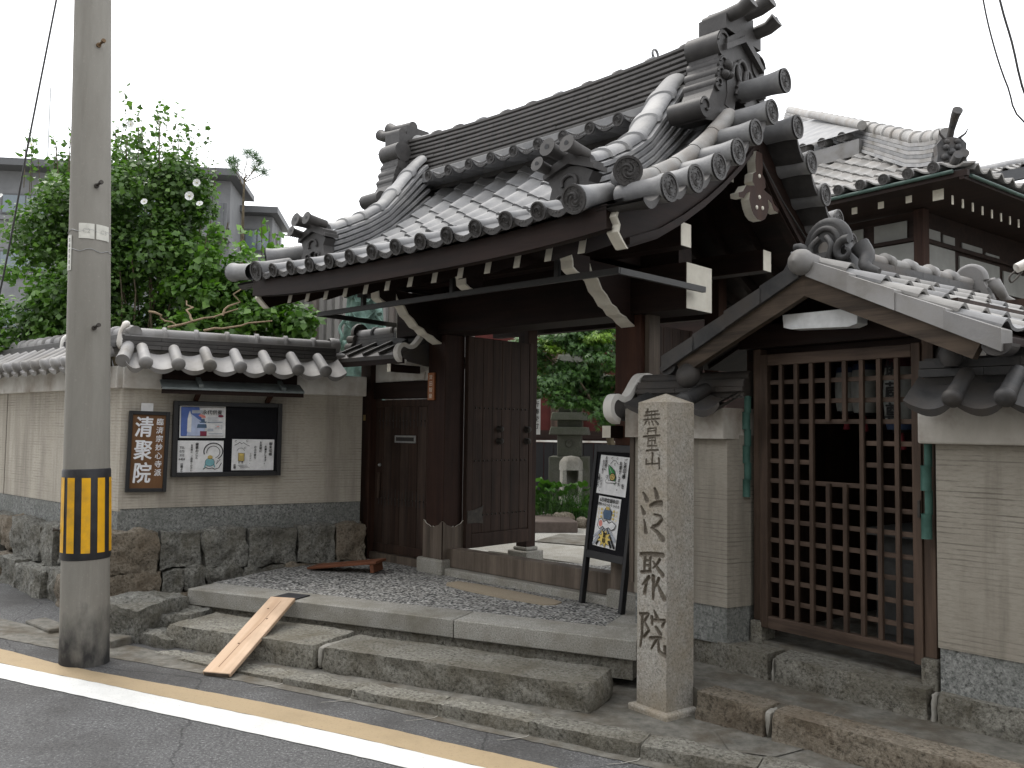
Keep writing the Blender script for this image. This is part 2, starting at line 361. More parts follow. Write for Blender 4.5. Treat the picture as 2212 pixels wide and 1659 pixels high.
def mk_paint(name, c):
    m, n, b, co = base(name, .7, .3)
    f = nz(n, co, 80, 4, .85); g = nz(n, co, 3, 6, .7)
    k = ramp(n, f.outputs[0], [(.28, tuple(x * .55 for x in c)), (.44, c)])
    k = mixc(n, k, tuple(x * .7 for x in c), ramp(n, g.outputs[0], [(.5, (0, 0, 0)), (.75, (.55, .55, .55))]))
    n.links.new(k, b.inputs['Base Color']); add_bump(n, b, f.outputs[0], .5, .004); return m
def mk_pebble():
    m, n, b, co = base('pebble_wash', .7, .35)
    v = nz(n, co, 60, kind='vor', stretch=(1, .8, 1)); v.inputs['Randomness'].default_value = 1
    bw = n.nodes.new('ShaderNodeSeparateColor'); n.links.new(v.outputs['Color'], bw.inputs[0])
    c = ramp(n, bw.outputs[0], [(.6, (.016, .017, .019)), (.66, (.30, .30, .29)), (1, (.55, .54, .51))])
    gap = ramp(n, v.outputs['Distance'], [(.42, (0, 0, 0)), (.62, (1, 1, 1))])
    c = mixc(n, c, (.24, .235, .22), gap)
    c = mixc(n, c, (.15, .14, .12), ramp(n, nz(n, co, 2.5, 5, .6).outputs[0], [(.5, (0, 0, 0)), (.8, (.35, .35, .35))]))
    n.links.new(c, b.inputs['Base Color']); bp = add_bump(n, b, v.outputs['Distance'], .6, .006); bp.invert = True; return m
asphalt = mk_asphalt(); white_line = mk_paint('white_road_paint', (.66, .66, .64)); tan_line = mk_paint('tan_road_paint', (.37, .285, .175)); pebble = mk_pebble()

mb = MB(); mb.box(-150, 150, -60, 200, -.4, -.2); tag(mb.build('ground', gravel), kind='structure')
xs = [-60, -20, -6.3] + [-6 + i * .3 for i in range(31)] + [6, 20, 60]; mb = MB()
vs = [Vector((x, y, roadz(x))) for y in (-40, 7.2) for x in xs]; k = len(xs)
mb.add(vs, [(i, i + 1, k + i + 1, k + i) for i in range(k - 1)])
road = tag(mb.build('road', asphalt), kind='structure')
def polyat(pl, t):
    t = min(max(t, 0), 1); L = [0]
    for a, b in zip(pl, pl[1:]): L.append(L[-1] + math.dist(a, b))
    s = t * L[-1]
    for i in range(len(pl) - 1):
        if s <= L[i + 1] + 1e-9:
            k = (s - L[i]) / (L[i + 1] - L[i]); return (pl[i][0] + (pl[i + 1][0] - pl[i][0]) * k, pl[i][1] + (pl[i + 1][1] - pl[i][1]) * k)
    return pl[-1]
def smooth(pl, it=3):
    for _ in range(it):
        q = [pl[0]]
        for a, b in zip(pl, pl[1:]): q += [(a[0] * .75 + b[0] * .25, a[1] * .75 + b[1] * .25), (a[0] * .25 + b[0] * .75, a[1] * .25 + b[1] * .75)]
        pl = q + [pl[-1]]
    return pl
def strip(name, A, B, dz, mat, jit=0.0, n=260, zf=roadz):
    A = smooth(A); B = smooth(B); mb = MB(); vs = []
    for i in range(n + 1):
        for pl, sg in ((A, 1), (B, -1)):
            x, y = polyat(pl, i / n); y += random.uniform(-jit, jit); vs.append((x, y, zf(x) + dz))
    mb.add(vs, [(2 * i, 2 * i + 2, 2 * i + 3, 2 * i + 1) for i in range(n)]); return tag(mb.build(name, mat), kind='structure')
w_out = [(-9, 7.1), (-4.6, 5.46), (-2.72, 4.70), (-1.84, 4.345), (-1.31, 4.135), (-.69, 3.885), (-.16, 3.64), (.5, 3.28), (2.2, 2.2)]
w_in = [(-9, 7.42), (-4.6, 5.72), (-2.88, 4.96), (-2.16, 4.69), (-1.64, 4.47), (-1.12, 4.265), (-.63, 4.06), (-.12, 3.81), (.55, 3.42), (2.35, 2.3)]
t_in = [(-9, 7.75), (-4.6, 6.0), (-3.0, 5.24), (-2.55, 4.99), (-2.03, 4.80), (-1.455, 4.60), (-.92, 4.385), (-.43, 4.165), (.112, 3.865), (.7, 3.51), (2.5, 2.42)]
strip('white_edge_line', w_out, w_in, .004, white_line, .003)
strip('tan_edge_line', [(x, y + .002) for x, y in w_in], t_in, .0045, tan_line, .003)
gut_a = [(-9, 7.95), (-4.2, 5.95), (-2.97, 5.40), (-2.40, 5.205), (-1.86, 5.02), (-1.2, 4.745), (-.59, 4.50), (.01, 4.175), (.53, 3.88), (1.0, 3.60), (2.6, 2.6)]
kerb_l = [(-2.32, 5.42), (-1.69, 5.09), (-1.05, 4.775), (-.47, 4.515), (-.2, 4.39), (.18, 4.17), (.5, 3.985), (.83, 3.82), (1.1, 3.65), (1.6, 3.33), (2.4, 2.8)]
strip('gutter', gut_a, [(-9, 8.4), (-4.2, 6.4), (-3.1, 5.78)] + [(x, y + .05) for x, y in kerb_l], .003, pave, .006)
def ky(x):
    for a, b in zip(kerb_l, kerb_l[1:]):
        if a[0] <= x <= b[0]: return a[1] + (b[1] - a[1]) * (x - a[0]) / (b[0] - a[0])
    return kerb_l[-1][1]
# paving slab sheet between kerb and steps, and the kerb stones laid along it
mb = MB(); pts = [(x, ky(x) + .06) for x in [-2.3, -1.9, -1.4, -1, -.5, 0, .4, .8, 1.2, 1.6, 2.3]]
poly = pts + [(3.4, 3.2), (2.4, 4.6), (1.2, 6), (-.5, 6.2), (-2.3, 6.2)]
n = len(poly); mb.add([(x, y, .148) for x, y in poly] + [(x, y, 0) for x, y in poly], [tuple(range(n))] + [(i, i + n, (i + 1) % n + n, (i + 1) % n) for i in range(n)])
pavement = tag(mb.build('pavement', pave), kind='structure')
bk = [-2.28, -1.73, -1.25, -.83, -.35, .11, .6, 1.05, 1.5, 2.0]
for i, (a, b) in enumerate(zip(bk, bk[1:])):
    A = Vector((a, ky(a), 0)); B = Vector((b, ky(b), 0)); d = B - A; L = d.length + .004
    m = rough_block(L, .15, .115, 20 + i, .012, .02, .04)
    o = m.build('kerb_stone', stone_step, pavement, T(((A.x + B.x) / 2 + d.y / d.length * -.06, (A.y + B.y) / 2 + d.x / d.length * .06, .098)) @ RZ(math.degrees(math.atan2(d.y, d.x))))
    if .1 < i:   # lime joint running out over the gutter
        j = MB(); P = A + Vector((.004, 0, 0)); zz = roadz(A.x) + .006
        nrm = Vector((d.y, -d.x, 0)).normalized()
        stroke(j, [(P.x, P.y), (P.x + nrm.x * .05, P.y + nrm.y * .05), (P.x + nrm.x * .1 - .05, P.y + nrm.y * .1 + .01), (P.x + nrm.x * .13 - .1, P.y + nrm.y * .13 + .02)], .008, .004, T((0, 0, zz)))
        j.build('mortar_joint', mortar, pavement)
# cracked cement flags lying in front of the right steps
mb = MB()
for poly in ([(.98, 4.13), (1.16, 4.2), (1.36, 3.92), (1.16, 3.8), (.98, 3.86)], [(1.17, 3.79), (1.37, 3.91), (1.72, 3.5), (1.5, 3.42), (1.3, 3.6)]):
    k = len(poly); mb.add([(x, y, .1535) for x, y in poly], [tuple(range(k))])
mb.build('paving_flag', pave, pavement)

# ---- steps and platform (separate stones)
STEP = frame(.42, 4.335, 0, -25)
steps = thing('stone_steps', 'broad hewn stone step below the gate platform with a white mortar joint', 'steps', STEP)
for x0, x1, sd_, w in ((-1.665, 0, 3, .36), (-2.87, -1.705, 5, .42)):
    rough_block(x1 - x0, w, .15, sd_, .026, .022, .045, True).build('step_stone', stone_step, steps, T(((x0 + x1) / 2, w / 2, .212)))
m = rough_block(.022, .30, .12, 9, .008, .02, .2); m.build('mortar_joint', mortar, steps, T((-1.685, .165, .214)))
PLF = frame(.693, 4.713, 0, -24.4)
plat = thing('gate_platform', 'raised platform of sawn granite edging around black and white pebble paving', 'platform', PLF)
for x0, x1, y0, y1 in ((-1.12, 0, 0, .27), (-3.22, -1.126, 0, .27), (-.27, 0, .276, 1.0)):
    m = MB(); m.box(x0, x1, y0, y1, .312, .42); m.build('edging_stone', granite, plat, bevel=.006)
m = MB(); m.box(-3.2, -.03, .03, .25, .2, .311); m.box(-.25, -.03, .25, .98, .2, .311); m.build('foundation', stone_step, plat)
m = MB(); q = [(-.272, .272), (-3.25, .272), (-3.25, 2.4), (-.9, 2.45), (.4, 2.05), (.5, 1.01), (-.272, 1.01)]
m.add([(x, y, .4165) for x, y in q], [tuple(range(len(q)))]); m.build('pebble_paving', pebble, plat, fix=True)

# stepping slab let into the pebbles in front of the threshold
GATE = frame(.15, 6.295, 0, -43.5)
m = MB(); q = [(-.52, -.34), (-.5, -.24), (-.3, -.215), (.1, -.22), (.42, -.235), (.53, -.27), (.55, -.36), (.5, -.42), (.2, -.455), (-.2, -.45), (-.45, -.41)]
m.prism(q, XYZ, .40, .424); slab = m.build('stepping_slab', M_granite('tan_slab', (.30, .25, .18), (.40, .34, .26), (.2, .165, .12), 200, .8), None, GATE)
tag(slab, 'long tan stepping slab set in the pebbles before the gate threshold', 'paving slab')

# ---- fallen-in corner stones to the left of the steps
cs = thing('corner_boulders', 'rough brown foundation stones between the utility pole and the steps', 'stones')
for x, y, z, L, W, H, a, s in ((-2.52, 5.86, .26, .52, .5, .24, -20, 1), (-2.2, 5.9, .2, .3, .36, .22, -10, 2), (-2.2, 5.62, .16, .3, .26, .12, -30, 4)):
    rough_block(L, W, H, s + 40, .03, .025, .1).build('stone', stone_rough, cs, frame(x, y, z, a))
m = MB()
for x, y, L, W, a in ((-2.62, 5.55, .42, .16, -22), (-3.1, 5.85, .4, .14, -40)):
    m.box(-L / 2, L / 2, -W / 2, W / 2, .12, .215, M=frame(x, y, 0, a))
m.build('cement_edge', pave, cs, bevel=.012)

# ------------------------------------------------------------------ utility pole
PX, PY = -2.476, 5.091
pole = thing('utility_pole', 'grey concrete utility pole with a yellow and black hazard band', 'utility pole', T((PX, PY, 0)))
zl = [.1, .3, .8, 1.5, 2.5, 3.5, 4.2, 4.8]
def pc(z): return Vector((-.106 * (z - .18) / 3.95, 0, z))
def pr(z): return .1346 - (z - .18) * .0083
def mk_pole():
    m, n, b, co = base('pole_concrete_stained', .85, .2)
    c = ramp(n, nz(n, co, 5, 6, .65, (1, 1, .25)).outputs[0], [(.3, (.215, .203, .178)), (.7, (.28, .268, .24))])
    sp = n.nodes.new('ShaderNodeSeparateXYZ'); n.links.new(co, sp.inputs[0])
    ad = n.nodes.new('ShaderNodeMath'); ad.operation = 'MULTIPLY_ADD'; n.links.new(nz(n, co, 7, 5, .6, (1, 1, .5)).outputs[0], ad.inputs[0]); ad.inputs[1].default_value = .75; n.links.new(sp.outputs[2], ad.inputs[2])
    sk = nz(n, co, 9, 6, .7, (1, 1, .05)); c = mixc(n, c, (.12, .105, .085), ramp(n, sk.outputs[0], [(.5, (0, 0, 0)), (.75, (.35, .35, .35))]))
    pt = nz(n, co, 60, 3, .8); c = mixc(n, c, (.36, .34, .30), ramp(n, pt.outputs[0], [(.6, (0, 0, 0)), (.75, (.5, .5, .5))]))
    soot = ramp(n, ad.outputs[0], [(.56, (.96, .96, .96)), (.86, (0, 0, 0))])      # black oil stain on the foot
    c = mixc(n, c, (.03, .03, .031), soot)
    n.links.new(c, b.inputs['Base Color']); add_bump(n, b, nz(n, co, 190, 4, .7).outputs[0], .35, .003); return m
m = MB(); m.tube([pc(z) for z in zl], [pr(z) for z in zl], 40); m.build('shaft', mk_pole(), pole)
def arc_patch(mb, z0, z1, a0, a1, dr, mi=0, n=None):
    n = n or max(2, int((a1 - a0) / 6)); vs = []
    for z in (z0, z1):
        for i in range(n + 1):
            a = R(-64 + a0 + (a1 - a0) * i / n); c = pc(z); vs.append((c.x + math.cos(a) * (pr(z) + dr), math.sin(a) * (pr(z) + dr), z))
    mb.add(vs, [(i, i + 1, n + 2 + i, n + 1 + i) for i in range(n)], mi, True)
rubber = M_mottle('black_rubber_sheet', (.012, .012, .015), (.03, .03, .034), 12, .55, .4, 0, .5, 14, bdist=.006); yellow = M_mottle('yellow_reflective_tape', (.72, .37, .008), (.82, .44, .012), 10, .5, .4, 0, .3, 20, c3=(.55, .30, .03), s3=9)
m = MB(); m.tube([pc(.769), pc(.78), pc(1.28), pc(1.292)], [pr(.77) + .002, pr(.77) + .006, pr(1.28) + .006, pr(1.29) + .002], 40)
band = m.build('hazard_band', rubber, pole)
for i in range(10):
    m = MB(); a = -37 + 36.5 * i if i < 9 else -37 - 31
    arc_patch(m, .812, 1.243, a - 10, a + 10, .0085); m.build('yellow_stripe', yellow, band)
plate = M_plain('cream_plastic_plate', (.62, .61, .55), .5, .4)
for a0, a1, tx in ((-30, 12, 'C2'), (17, 60, 'C3')):
    m = MB(); arc_patch(m, 2.642, 2.732, a0, a1, .004); arc_patch(m, 2.642, 2.732, a0, a1, .001)
    p = m.build('number_plate', plate, pole)
    a = R(-64 + (a0 + a1) / 2); t = MB(); c = pc(2.687); rr = pr(2.687) + .0048
    text_mesh(tx, .036, t, T((c.x + math.cos(a) * rr, math.sin(a) * rr, 2.687)) @ RZ(math.degrees(a) + 90) @ RX(90), vertical=False)
    t.build('plate_lettering', M_plain('faded_grey_print', (.42, .42, .38), .6), p)
m = MB(); arc_patch(m, 2.455, 2.664, -78, -54, .004); st = m.build('address_strip', plate, pole)
t = MB()
for k in range(6):
    a = R(-64 - 64); z = 2.635 - k * .033; c = pc(z); rr = pr(z) + .0048
    for q in range(3): stroke(t, [(-.008, -.008 + q * .008), (.008, -.006 + q * .007)], .003, .003, T((c.x + math.cos(a) * rr, math.sin(a) * rr, z)) @ RZ(math.degrees(a) + 90) @ RX(90))
t.build('strip_lettering', ink, st)
for z in (2.69, 2.575):
    m = MB(); m.tube([(pc(z).x + math.cos(a / 20 * math.pi) * (pr(z) + .003), math.sin(a / 20 * math.pi) * (pr(z) + .003), z + .008 * math.sin(a)) for a in range(41)], .0018, 5)
    m.build('tie_wire', galv, pole)
for z, a in ((3.816, 18), (2.962, 16), (2.117, 14), (.93, -88)):
    c = pc(z); d = Vector((math.cos(R(-64 + a)), math.sin(R(-64 + a)), 0)); p0 = Vector((c.x, 0, z)) + d * (pr(z) - .01)
    m = MB(); m.tube([p0, p0 + d * .022], .014, 8); m.tube([p0, p0 + d * .06 + Vector((.012, 0, .012))], .0075, 8); m.tube([p0 + d * .055 + Vector((.011, 0, .011)), p0 + d * .068 + Vector((.013, 0, .013))], .0125, 8)
    m.build('step_bolt', iron if z < 3 else M_mottle('rusty_bolt', (.10, .06, .03), (.2, .13, .07), 30, .8), pole)

# overhead cables
def cable(pts, r, label, mat=black_metal):
    m = MB(); m.tube(smooth3(pts), r, 6); tag(m.build('overhead_cable', mat), label, 'cable', 'overhead cables')
def smooth3(pts, n=24):
    P = [Vector(p) for p in pts]; o = []
    for i in range(n + 1):
        t = i / n * (len(P) - 1); k = min(int(t), len(P) - 2); f = t - k
        a, b, c, d = P[max(k - 1, 0)], P[k], P[k + 1], P[min(k + 2, len(P) - 1)]
        o.append(.5 * ((2 * b) + (c - a) * f + (2 * a - 5 * b + 4 * c - d) * f * f + (3 * b - a - 3 * c + d) * f ** 3))
    return o
cable([(-2.40, 4.5, 4.4), (-2.48, 4.5, 3.83), (-2.60, 4.5, 3.02), (-2.71, 4.5, 2.25), (-2.95, 4.5, .9), (-3.1, 4.5, .2)], .005, 'taut dark stay cable rising left of the utility pole')
cable([(2.46, 4.5, 4.3), (2.51, 4.5, 3.9), (2.565, 4.5, 3.64), (2.635, 4.5, 3.42), (2.73, 4.5, 3.22), (3.2, 4.5, 2.95), (4.5, 4.5, 2.9)], .0045, 'thin slack cable at the top right corner, the left of two')
cable([(2.5, 4.5, 4.4), (2.6, 4.5, 3.9), (2.66, 4.5, 3.67), (2.74, 4.5, 3.34), (2.95, 4.5, 2.95), (3.6, 4.5, 2.7), (5, 4.5, 2.7)], .006, 'thicker slack cable at the top right corner, the right of two')

# ------------------------------------------------------------------ carved stone pillar
PIL = frame(.796, 4.425, .155, -52.7)
pil = thing('stone_pillar', 'square granite name pillar with carved characters beside the steps', 'stone pillar', PIL)
ch = [  # brush strokes measured on the face: points then widths, in a 579 x 1659 sheet
 ([(222, 130), (205, 175)], 9, 5), ([(212, 148), (282, 140)], 9, 7), ([(203, 170), (290, 160)], 8, 8), ([(196, 196), (292, 188)], 8, 8), ([(222, 150), (222, 200)], 6, 6), ([(243, 148), (243, 198)], 6, 6), ([(265, 146), (265, 196)], 6, 6),
 ([(212, 205), (203, 228)], 10, 4), ([(228, 208), (232, 226)], 8, 6), ([(248, 206), (256, 224)], 8, 6), ([(268, 203), (284, 222)], 8, 10),
 ([(224, 250), (222, 282)], 7, 7), ([(224, 250), (272, 245), (270, 280)], 7, 7), ([(224, 265), (268, 262)], 6, 6), ([(198, 300), (294, 290)], 9, 9), ([(226, 308), (224, 345)], 7, 7), ([(226, 308), (268, 304), (266, 342)], 7, 7), ([(226, 326), (266, 323)], 6, 6), ([(247, 305), (247, 380)], 8, 8), ([(222, 358), (276, 354)], 7, 7), ([(216, 386), (284, 380)], 9, 9),
 ([(252, 402), (250, 470)], 12, 9), ([(216, 440), (214, 470), (292, 462)], 9, 8), ([(290, 432), (293, 492)], 11, 8),
 ([(200, 650), (222, 690)], 12, 24), ([(188, 735), (204, 772)], 10, 22), ([(206, 815), (212, 850), (217, 888)], 8, 22), ([(267, 618), (276, 640), (282, 668)], 14, 26), ([(243, 724), (272, 708), (303, 704)], 16, 28), ([(268, 775), (300, 780), (312, 800), (286, 838), (262, 850)], 12, 18), ([(250, 858), (285, 880), (318, 918)], 10, 26),
 ([(188, 1030), (250, 1018), (318, 1014)], 18, 22), ([(214, 1038), (210, 1128)], 16, 14), ([(246, 1032), (243, 1120)], 14, 14), ([(214, 1062), (244, 1060)], 10, 10), ([(212, 1092), (244, 1090)], 10, 10), ([(195, 1138), (248, 1124)], 16, 14), ([(300, 1044), (286, 1072), (262, 1102)], 16, 8), ([(262, 1062), (288, 1096), (318, 1132)], 8, 22), ([(238, 1162), (200, 1214)], 20, 8), ([(226, 1186), (214, 1262)], 14, 20), ([(264, 1152), (266, 1222), (264, 1286)], 20, 14), ([(296, 1160), (276, 1214)], 18, 8), ([(288, 1188), (304, 1226), (328, 1270)], 8, 26),
 ([(188, 1396), (238, 1384), (214, 1438)], 14, 12), ([(216, 1440), (242, 1482), (212, 1532)], 12, 14), ([(200, 1398), (202, 1500), (192, 1592)], 18, 12), ([(272, 1358), (288, 1396)], 10, 22), ([(258, 1398), (260, 1442)], 16, 12), ([(260, 1416), (332, 1402), (320, 1438)], 14, 16), ([(283, 1452), (308, 1488)], 12, 22), ([(250, 1528), (312, 1510)], 16, 16), ([(284, 1530), (256, 1592)], 16, 8), ([(296, 1530), (302, 1592), (340, 1612), (336, 1560)], 14, 20)]
W_, H_ = 66, 520
X = np.linspace(-.1, .1, W_ + 1); Z = np.linspace(0, 1.548, H_ + 1); gx, gz = np.meshgrid(X, Z); dep = np.zeros_like(gx)
for pts, w0, w1 in ch:
    P = []
    for x, y in pts:
        xl = 163 + y / 1659 * 9; P.append((-.1 + (x - xl) * .00116, 1.724 - .000822 * (y - 60) - .155))
    for i in range(len(P) - 1):
        (ax, az), (bx, bz) = P[i], P[i + 1]; dx, dz = bx - ax, bz - az
        t = np.clip(((gx - ax) * dx + (gz - az) * dz) / (dx * dx + dz * dz + 1e-12), 0, 1)
        dist = np.hypot(gx - ax - t * dx, gz - az - t * dz)
        k = (i + t) / (len(P) - 1); hw = (w0 + (w1 - w0) * k) * .00128 / 2
        dep = np.maximum(dep, np.clip((hw - dist) * 1.7, 0, .013))
rough_n = np.random.default_rng(3).normal(0, .00035, dep.shape); rough_n[:, [0, -1]] = 0
m = MB(); vs = [(X[i], -.1 + dep[j, i] + rough_n[j, i], Z[j]) for j in range(H_ + 1) for i in range(W_ + 1)]
fs, mi = [], []
for j in range(H_):
    for i in range(W_):
        fs.append((j * (W_ + 1) + i, j * (W_ + 1) + i + 1, (j + 1) * (W_ + 1) + i + 1, (j + 1) * (W_ + 1) + i)); mi.append(1 if dep[j:j + 2, i:i + 2].max() > .0022 else 0)
m.v = vs; m.f = fs; m.m = mi; m.sm = [False] * len(fs)
zt = 1.548
m.add([(-.1, -.1, 0), (.1, -.1, 0), (.1, .1, 0), (-.1, .1, 0), (-.1, -.1, zt), (.1, -.1, zt), (.1, .1, zt), (-.1, .1, zt), (0, 0, zt + .048)],
      [(1, 2, 6, 5), (2, 3, 7, 6), (3, 0, 4, 7), (4, 5, 8), (5, 6, 8), (6, 7, 8), (7, 4, 8)])
m.build('shaft', [granite_p, groove], pil)
m = MB(); m.box(-.135, .135, -.135, .135, -.04, .022); m.build('base_collar', granite_p, pil, bevel=.012)
# ------------------------------------------------------------------ shared tile shapes
def swirl_face(mb, r, M=None, mi=1):
    """relief of an eave roundel: rim ring, bead ring and three commas; faces -Y at y=0"""
    M = M or Matrix.Identity(4); f = lambda x, z, y: M @ Vector((x, y, z)); n = 24
    prof = [(r, .012), (r, 0), (r * .84, 0), (r * .8, .006), (0, .006)]
    for (r0, y0), (r1, y1) in zip(prof, prof[1:]):
        vs = [f(q * math.cos(2 * math.pi * j / n), q * math.sin(2 * math.pi * j / n), y) for q, y in ((r0, y0), (r1, y1)) for j in range(n)]
        mb.add(vs, [(j, n + j, n + (j + 1) % n, (j + 1) % n) for j in range(n)], mi)
    for k in range(14):
        a = 2 * math.pi * k / 14; c = (r * .68 * math.cos(a), r * .68 * math.sin(a)); q = r * .055
        mb.add([f(c[0] + q, c[1], .006), f(c[0], c[1] + q, .006), f(c[0] - q, c[1], .006), f(c[0], c[1] - q, .006), f(c[0], c[1], .001)], [(0, 1, 4), (1, 2, 4), (2, 3, 4), (3, 0, 4)], mi)
    for k in range(3):
        a0 = 2 * math.pi * k / 3; L = []; ns = 9
        for i in range(ns + 1):
            t = i / ns; a = a0 + t * 3.4; q = r * (.16 + .40 * t ** .8); w = r * (.15 * (1 - t) + .02)
            L.append((q * math.cos(a), q * math.sin(a), math.cos(a), math.sin(a), w))
        vs = []
        for x, z, cx, cz, w in L: vs += [f(x - cx * w, z - cz * w, .006), f(x, z, -.001), f(x + cx * w, z + cz * w, .006)]
        mb.add(vs, [q for i in range(ns) for q in ((3 * i, 3 * i + 1, 3 * i + 4, 3 * i + 3), (3 * i + 1, 3 * i + 2, 3 * i + 5, 3 * i + 4))], mi, True)
def tube_tile_mesh(name, r, L, mat, flare=1.22):
    mb = MB(); rt = r / flare
    mb.tube([(0, .0005, 0), (0, .012, 0), (0, .05, 0), (0, .1, 0), (0, L, 0)], [r, r, rt * 1.08, rt, rt], 24, cap=False); swirl_face(mb, r)
    return mb.mesh(name, [mat, tile_face])
PITCHT = .234
prof = [(-.13, .0), (-.10, .016), (-.06, .029), (-.01, .036), (.05, .036), (.11, .031), (.2, .019), (.3, .006), (.42, -.005), (.55, -.010), (.68, -.007), (.79, .001), (.88, .010)]
def pan_tile_mesh(name, p, L, mat, hs=1.0, lift=.024, th=.015):
    mb = MB(); n = len(prof)
    lf = [lift * (.5 + .5 * max(0, min(1, z / .036))) for x, z in prof]; top0 = [Vector((x * p, 0, z * hs + l_)) for (x, z), l_ in zip(prof, lf)]; top1 = [Vector((x * p, L, z * hs)) for x, z in prof]
    bot0 = [Vector((x * p, .001, z * hs + l_ - th)) for (x, z), l_ in zip(prof, lf)]
    mb.add(top0 + top1, [(i, i + 1, n + i + 1, n + i) for i in range(n - 1)], 0, True)
    mb.add(bot0 + top0, [(i, i + 1, n + i + 1, n + i) for i in range(n - 1)])
    bot1 = [Vector((x * p, L, z * hs - th)) for x, z in prof]
    mb.add(bot0 + bot1, [(i, n + i, n + i + 1, i + 1) for i in range(n - 1)], 0, True)
    for i in (0, n - 1): mb.add([bot0[i], top0[i], top1[i], bot1[i]], [(0, 1, 2, 3) if i == 0 else (3, 2, 1, 0)])
    return mb.mesh(name, mat)
def eave_lip_mesh(name, p, mat, h=.024, hs=1.0):
    """hanging front of an eave pan tile between two roundels; at y=0 facing -Y"""
    mb = MB(); q = [(x, z) for x, z in prof if x >= .1]; n = len(q)
    up = [Vector((x * p, 0, z * hs + .024)) for x, z in q]; lo = [Vector((x * p, 0, z * hs + .024 - h * (1 - abs((x - .49) / .4) ** 2.4) - .012)) for x, z in q]
    bk = [a + Vector((0, .016, 0)) for a in lo]; bu = [a + Vector((0, .016, 0)) for a in up]
    mb.add(lo + up, [(i, i + 1, n + i + 1, n + i) for i in range(n - 1)]); mb.add(bk + lo, [(i, i + 1, n + i + 1, n + i) for i in range(n - 1)])
    mb.add(up + bu, [(i, i + 1, n + i + 1, n + i) for i in range(n - 1)])
    for k in range(3):   # pressed ornament
        x = (.38 + .09 * k) * p; z = -.012 * hs + .024 - h * .6
        mb.add([(x - .006, 0, z), (x + .006, 0, z + .004), (x + .004, 0, z + .016), (x - .005, 0, z + .014), (x, -.004, z + .008)], [(0, 1, 4), (1, 2, 4), (2, 3, 4), (3, 0, 4)])
    return mb.mesh(name, mat)
def sweep(mb, prof2, path, mi=0, smooth=False, closed=True, cap=True):
    """prof2: (x, h) section; path: list of (origin, xdir, hdir)"""
    n = len(prof2); vs = []
    for o, xd, hd in path: vs += [o + xd * x + hd * h for x, h in prof2]
    m = n if closed else n - 1
    mb.add(vs, [(i * n + j, (i + 1) * n + j, (i + 1) * n + (j + 1) % n, i * n + (j + 1) % n) for i in range(len(path) - 1) for j in range(m)], mi, smooth)
    if cap and closed: mb.add(vs[:n], [tuple(range(n))], mi); mb.add(vs[-n:], [tuple(reversed(range(n)))], mi)

# ------------------------------------------------------------------ main temple gate
gate = thing('temple_gate', 'dark wooden temple gate with a curved grey tiled roof and open door', 'gate', GATE)
ZC = [(0, 3.60), (.16, 3.437), (.36, 3.26), (.567, 3.095), (.77, 2.965), (1.0, 2.848), (1.243, 2.75), (1.49, 2.655), (1.7, 2.575)]
def zc(d, u=0): return lerp(ZC, d) + .04 * (abs(u) / 1.5) ** 3 * max(d, 0) / 1.5
def slope(d): return math.atan2(lerp(ZC, d - .05) - lerp(ZC, d + .05), .1)
REAR = T((0, .1, 0)) @ RZ(180) @ T((0, -.1, 0))
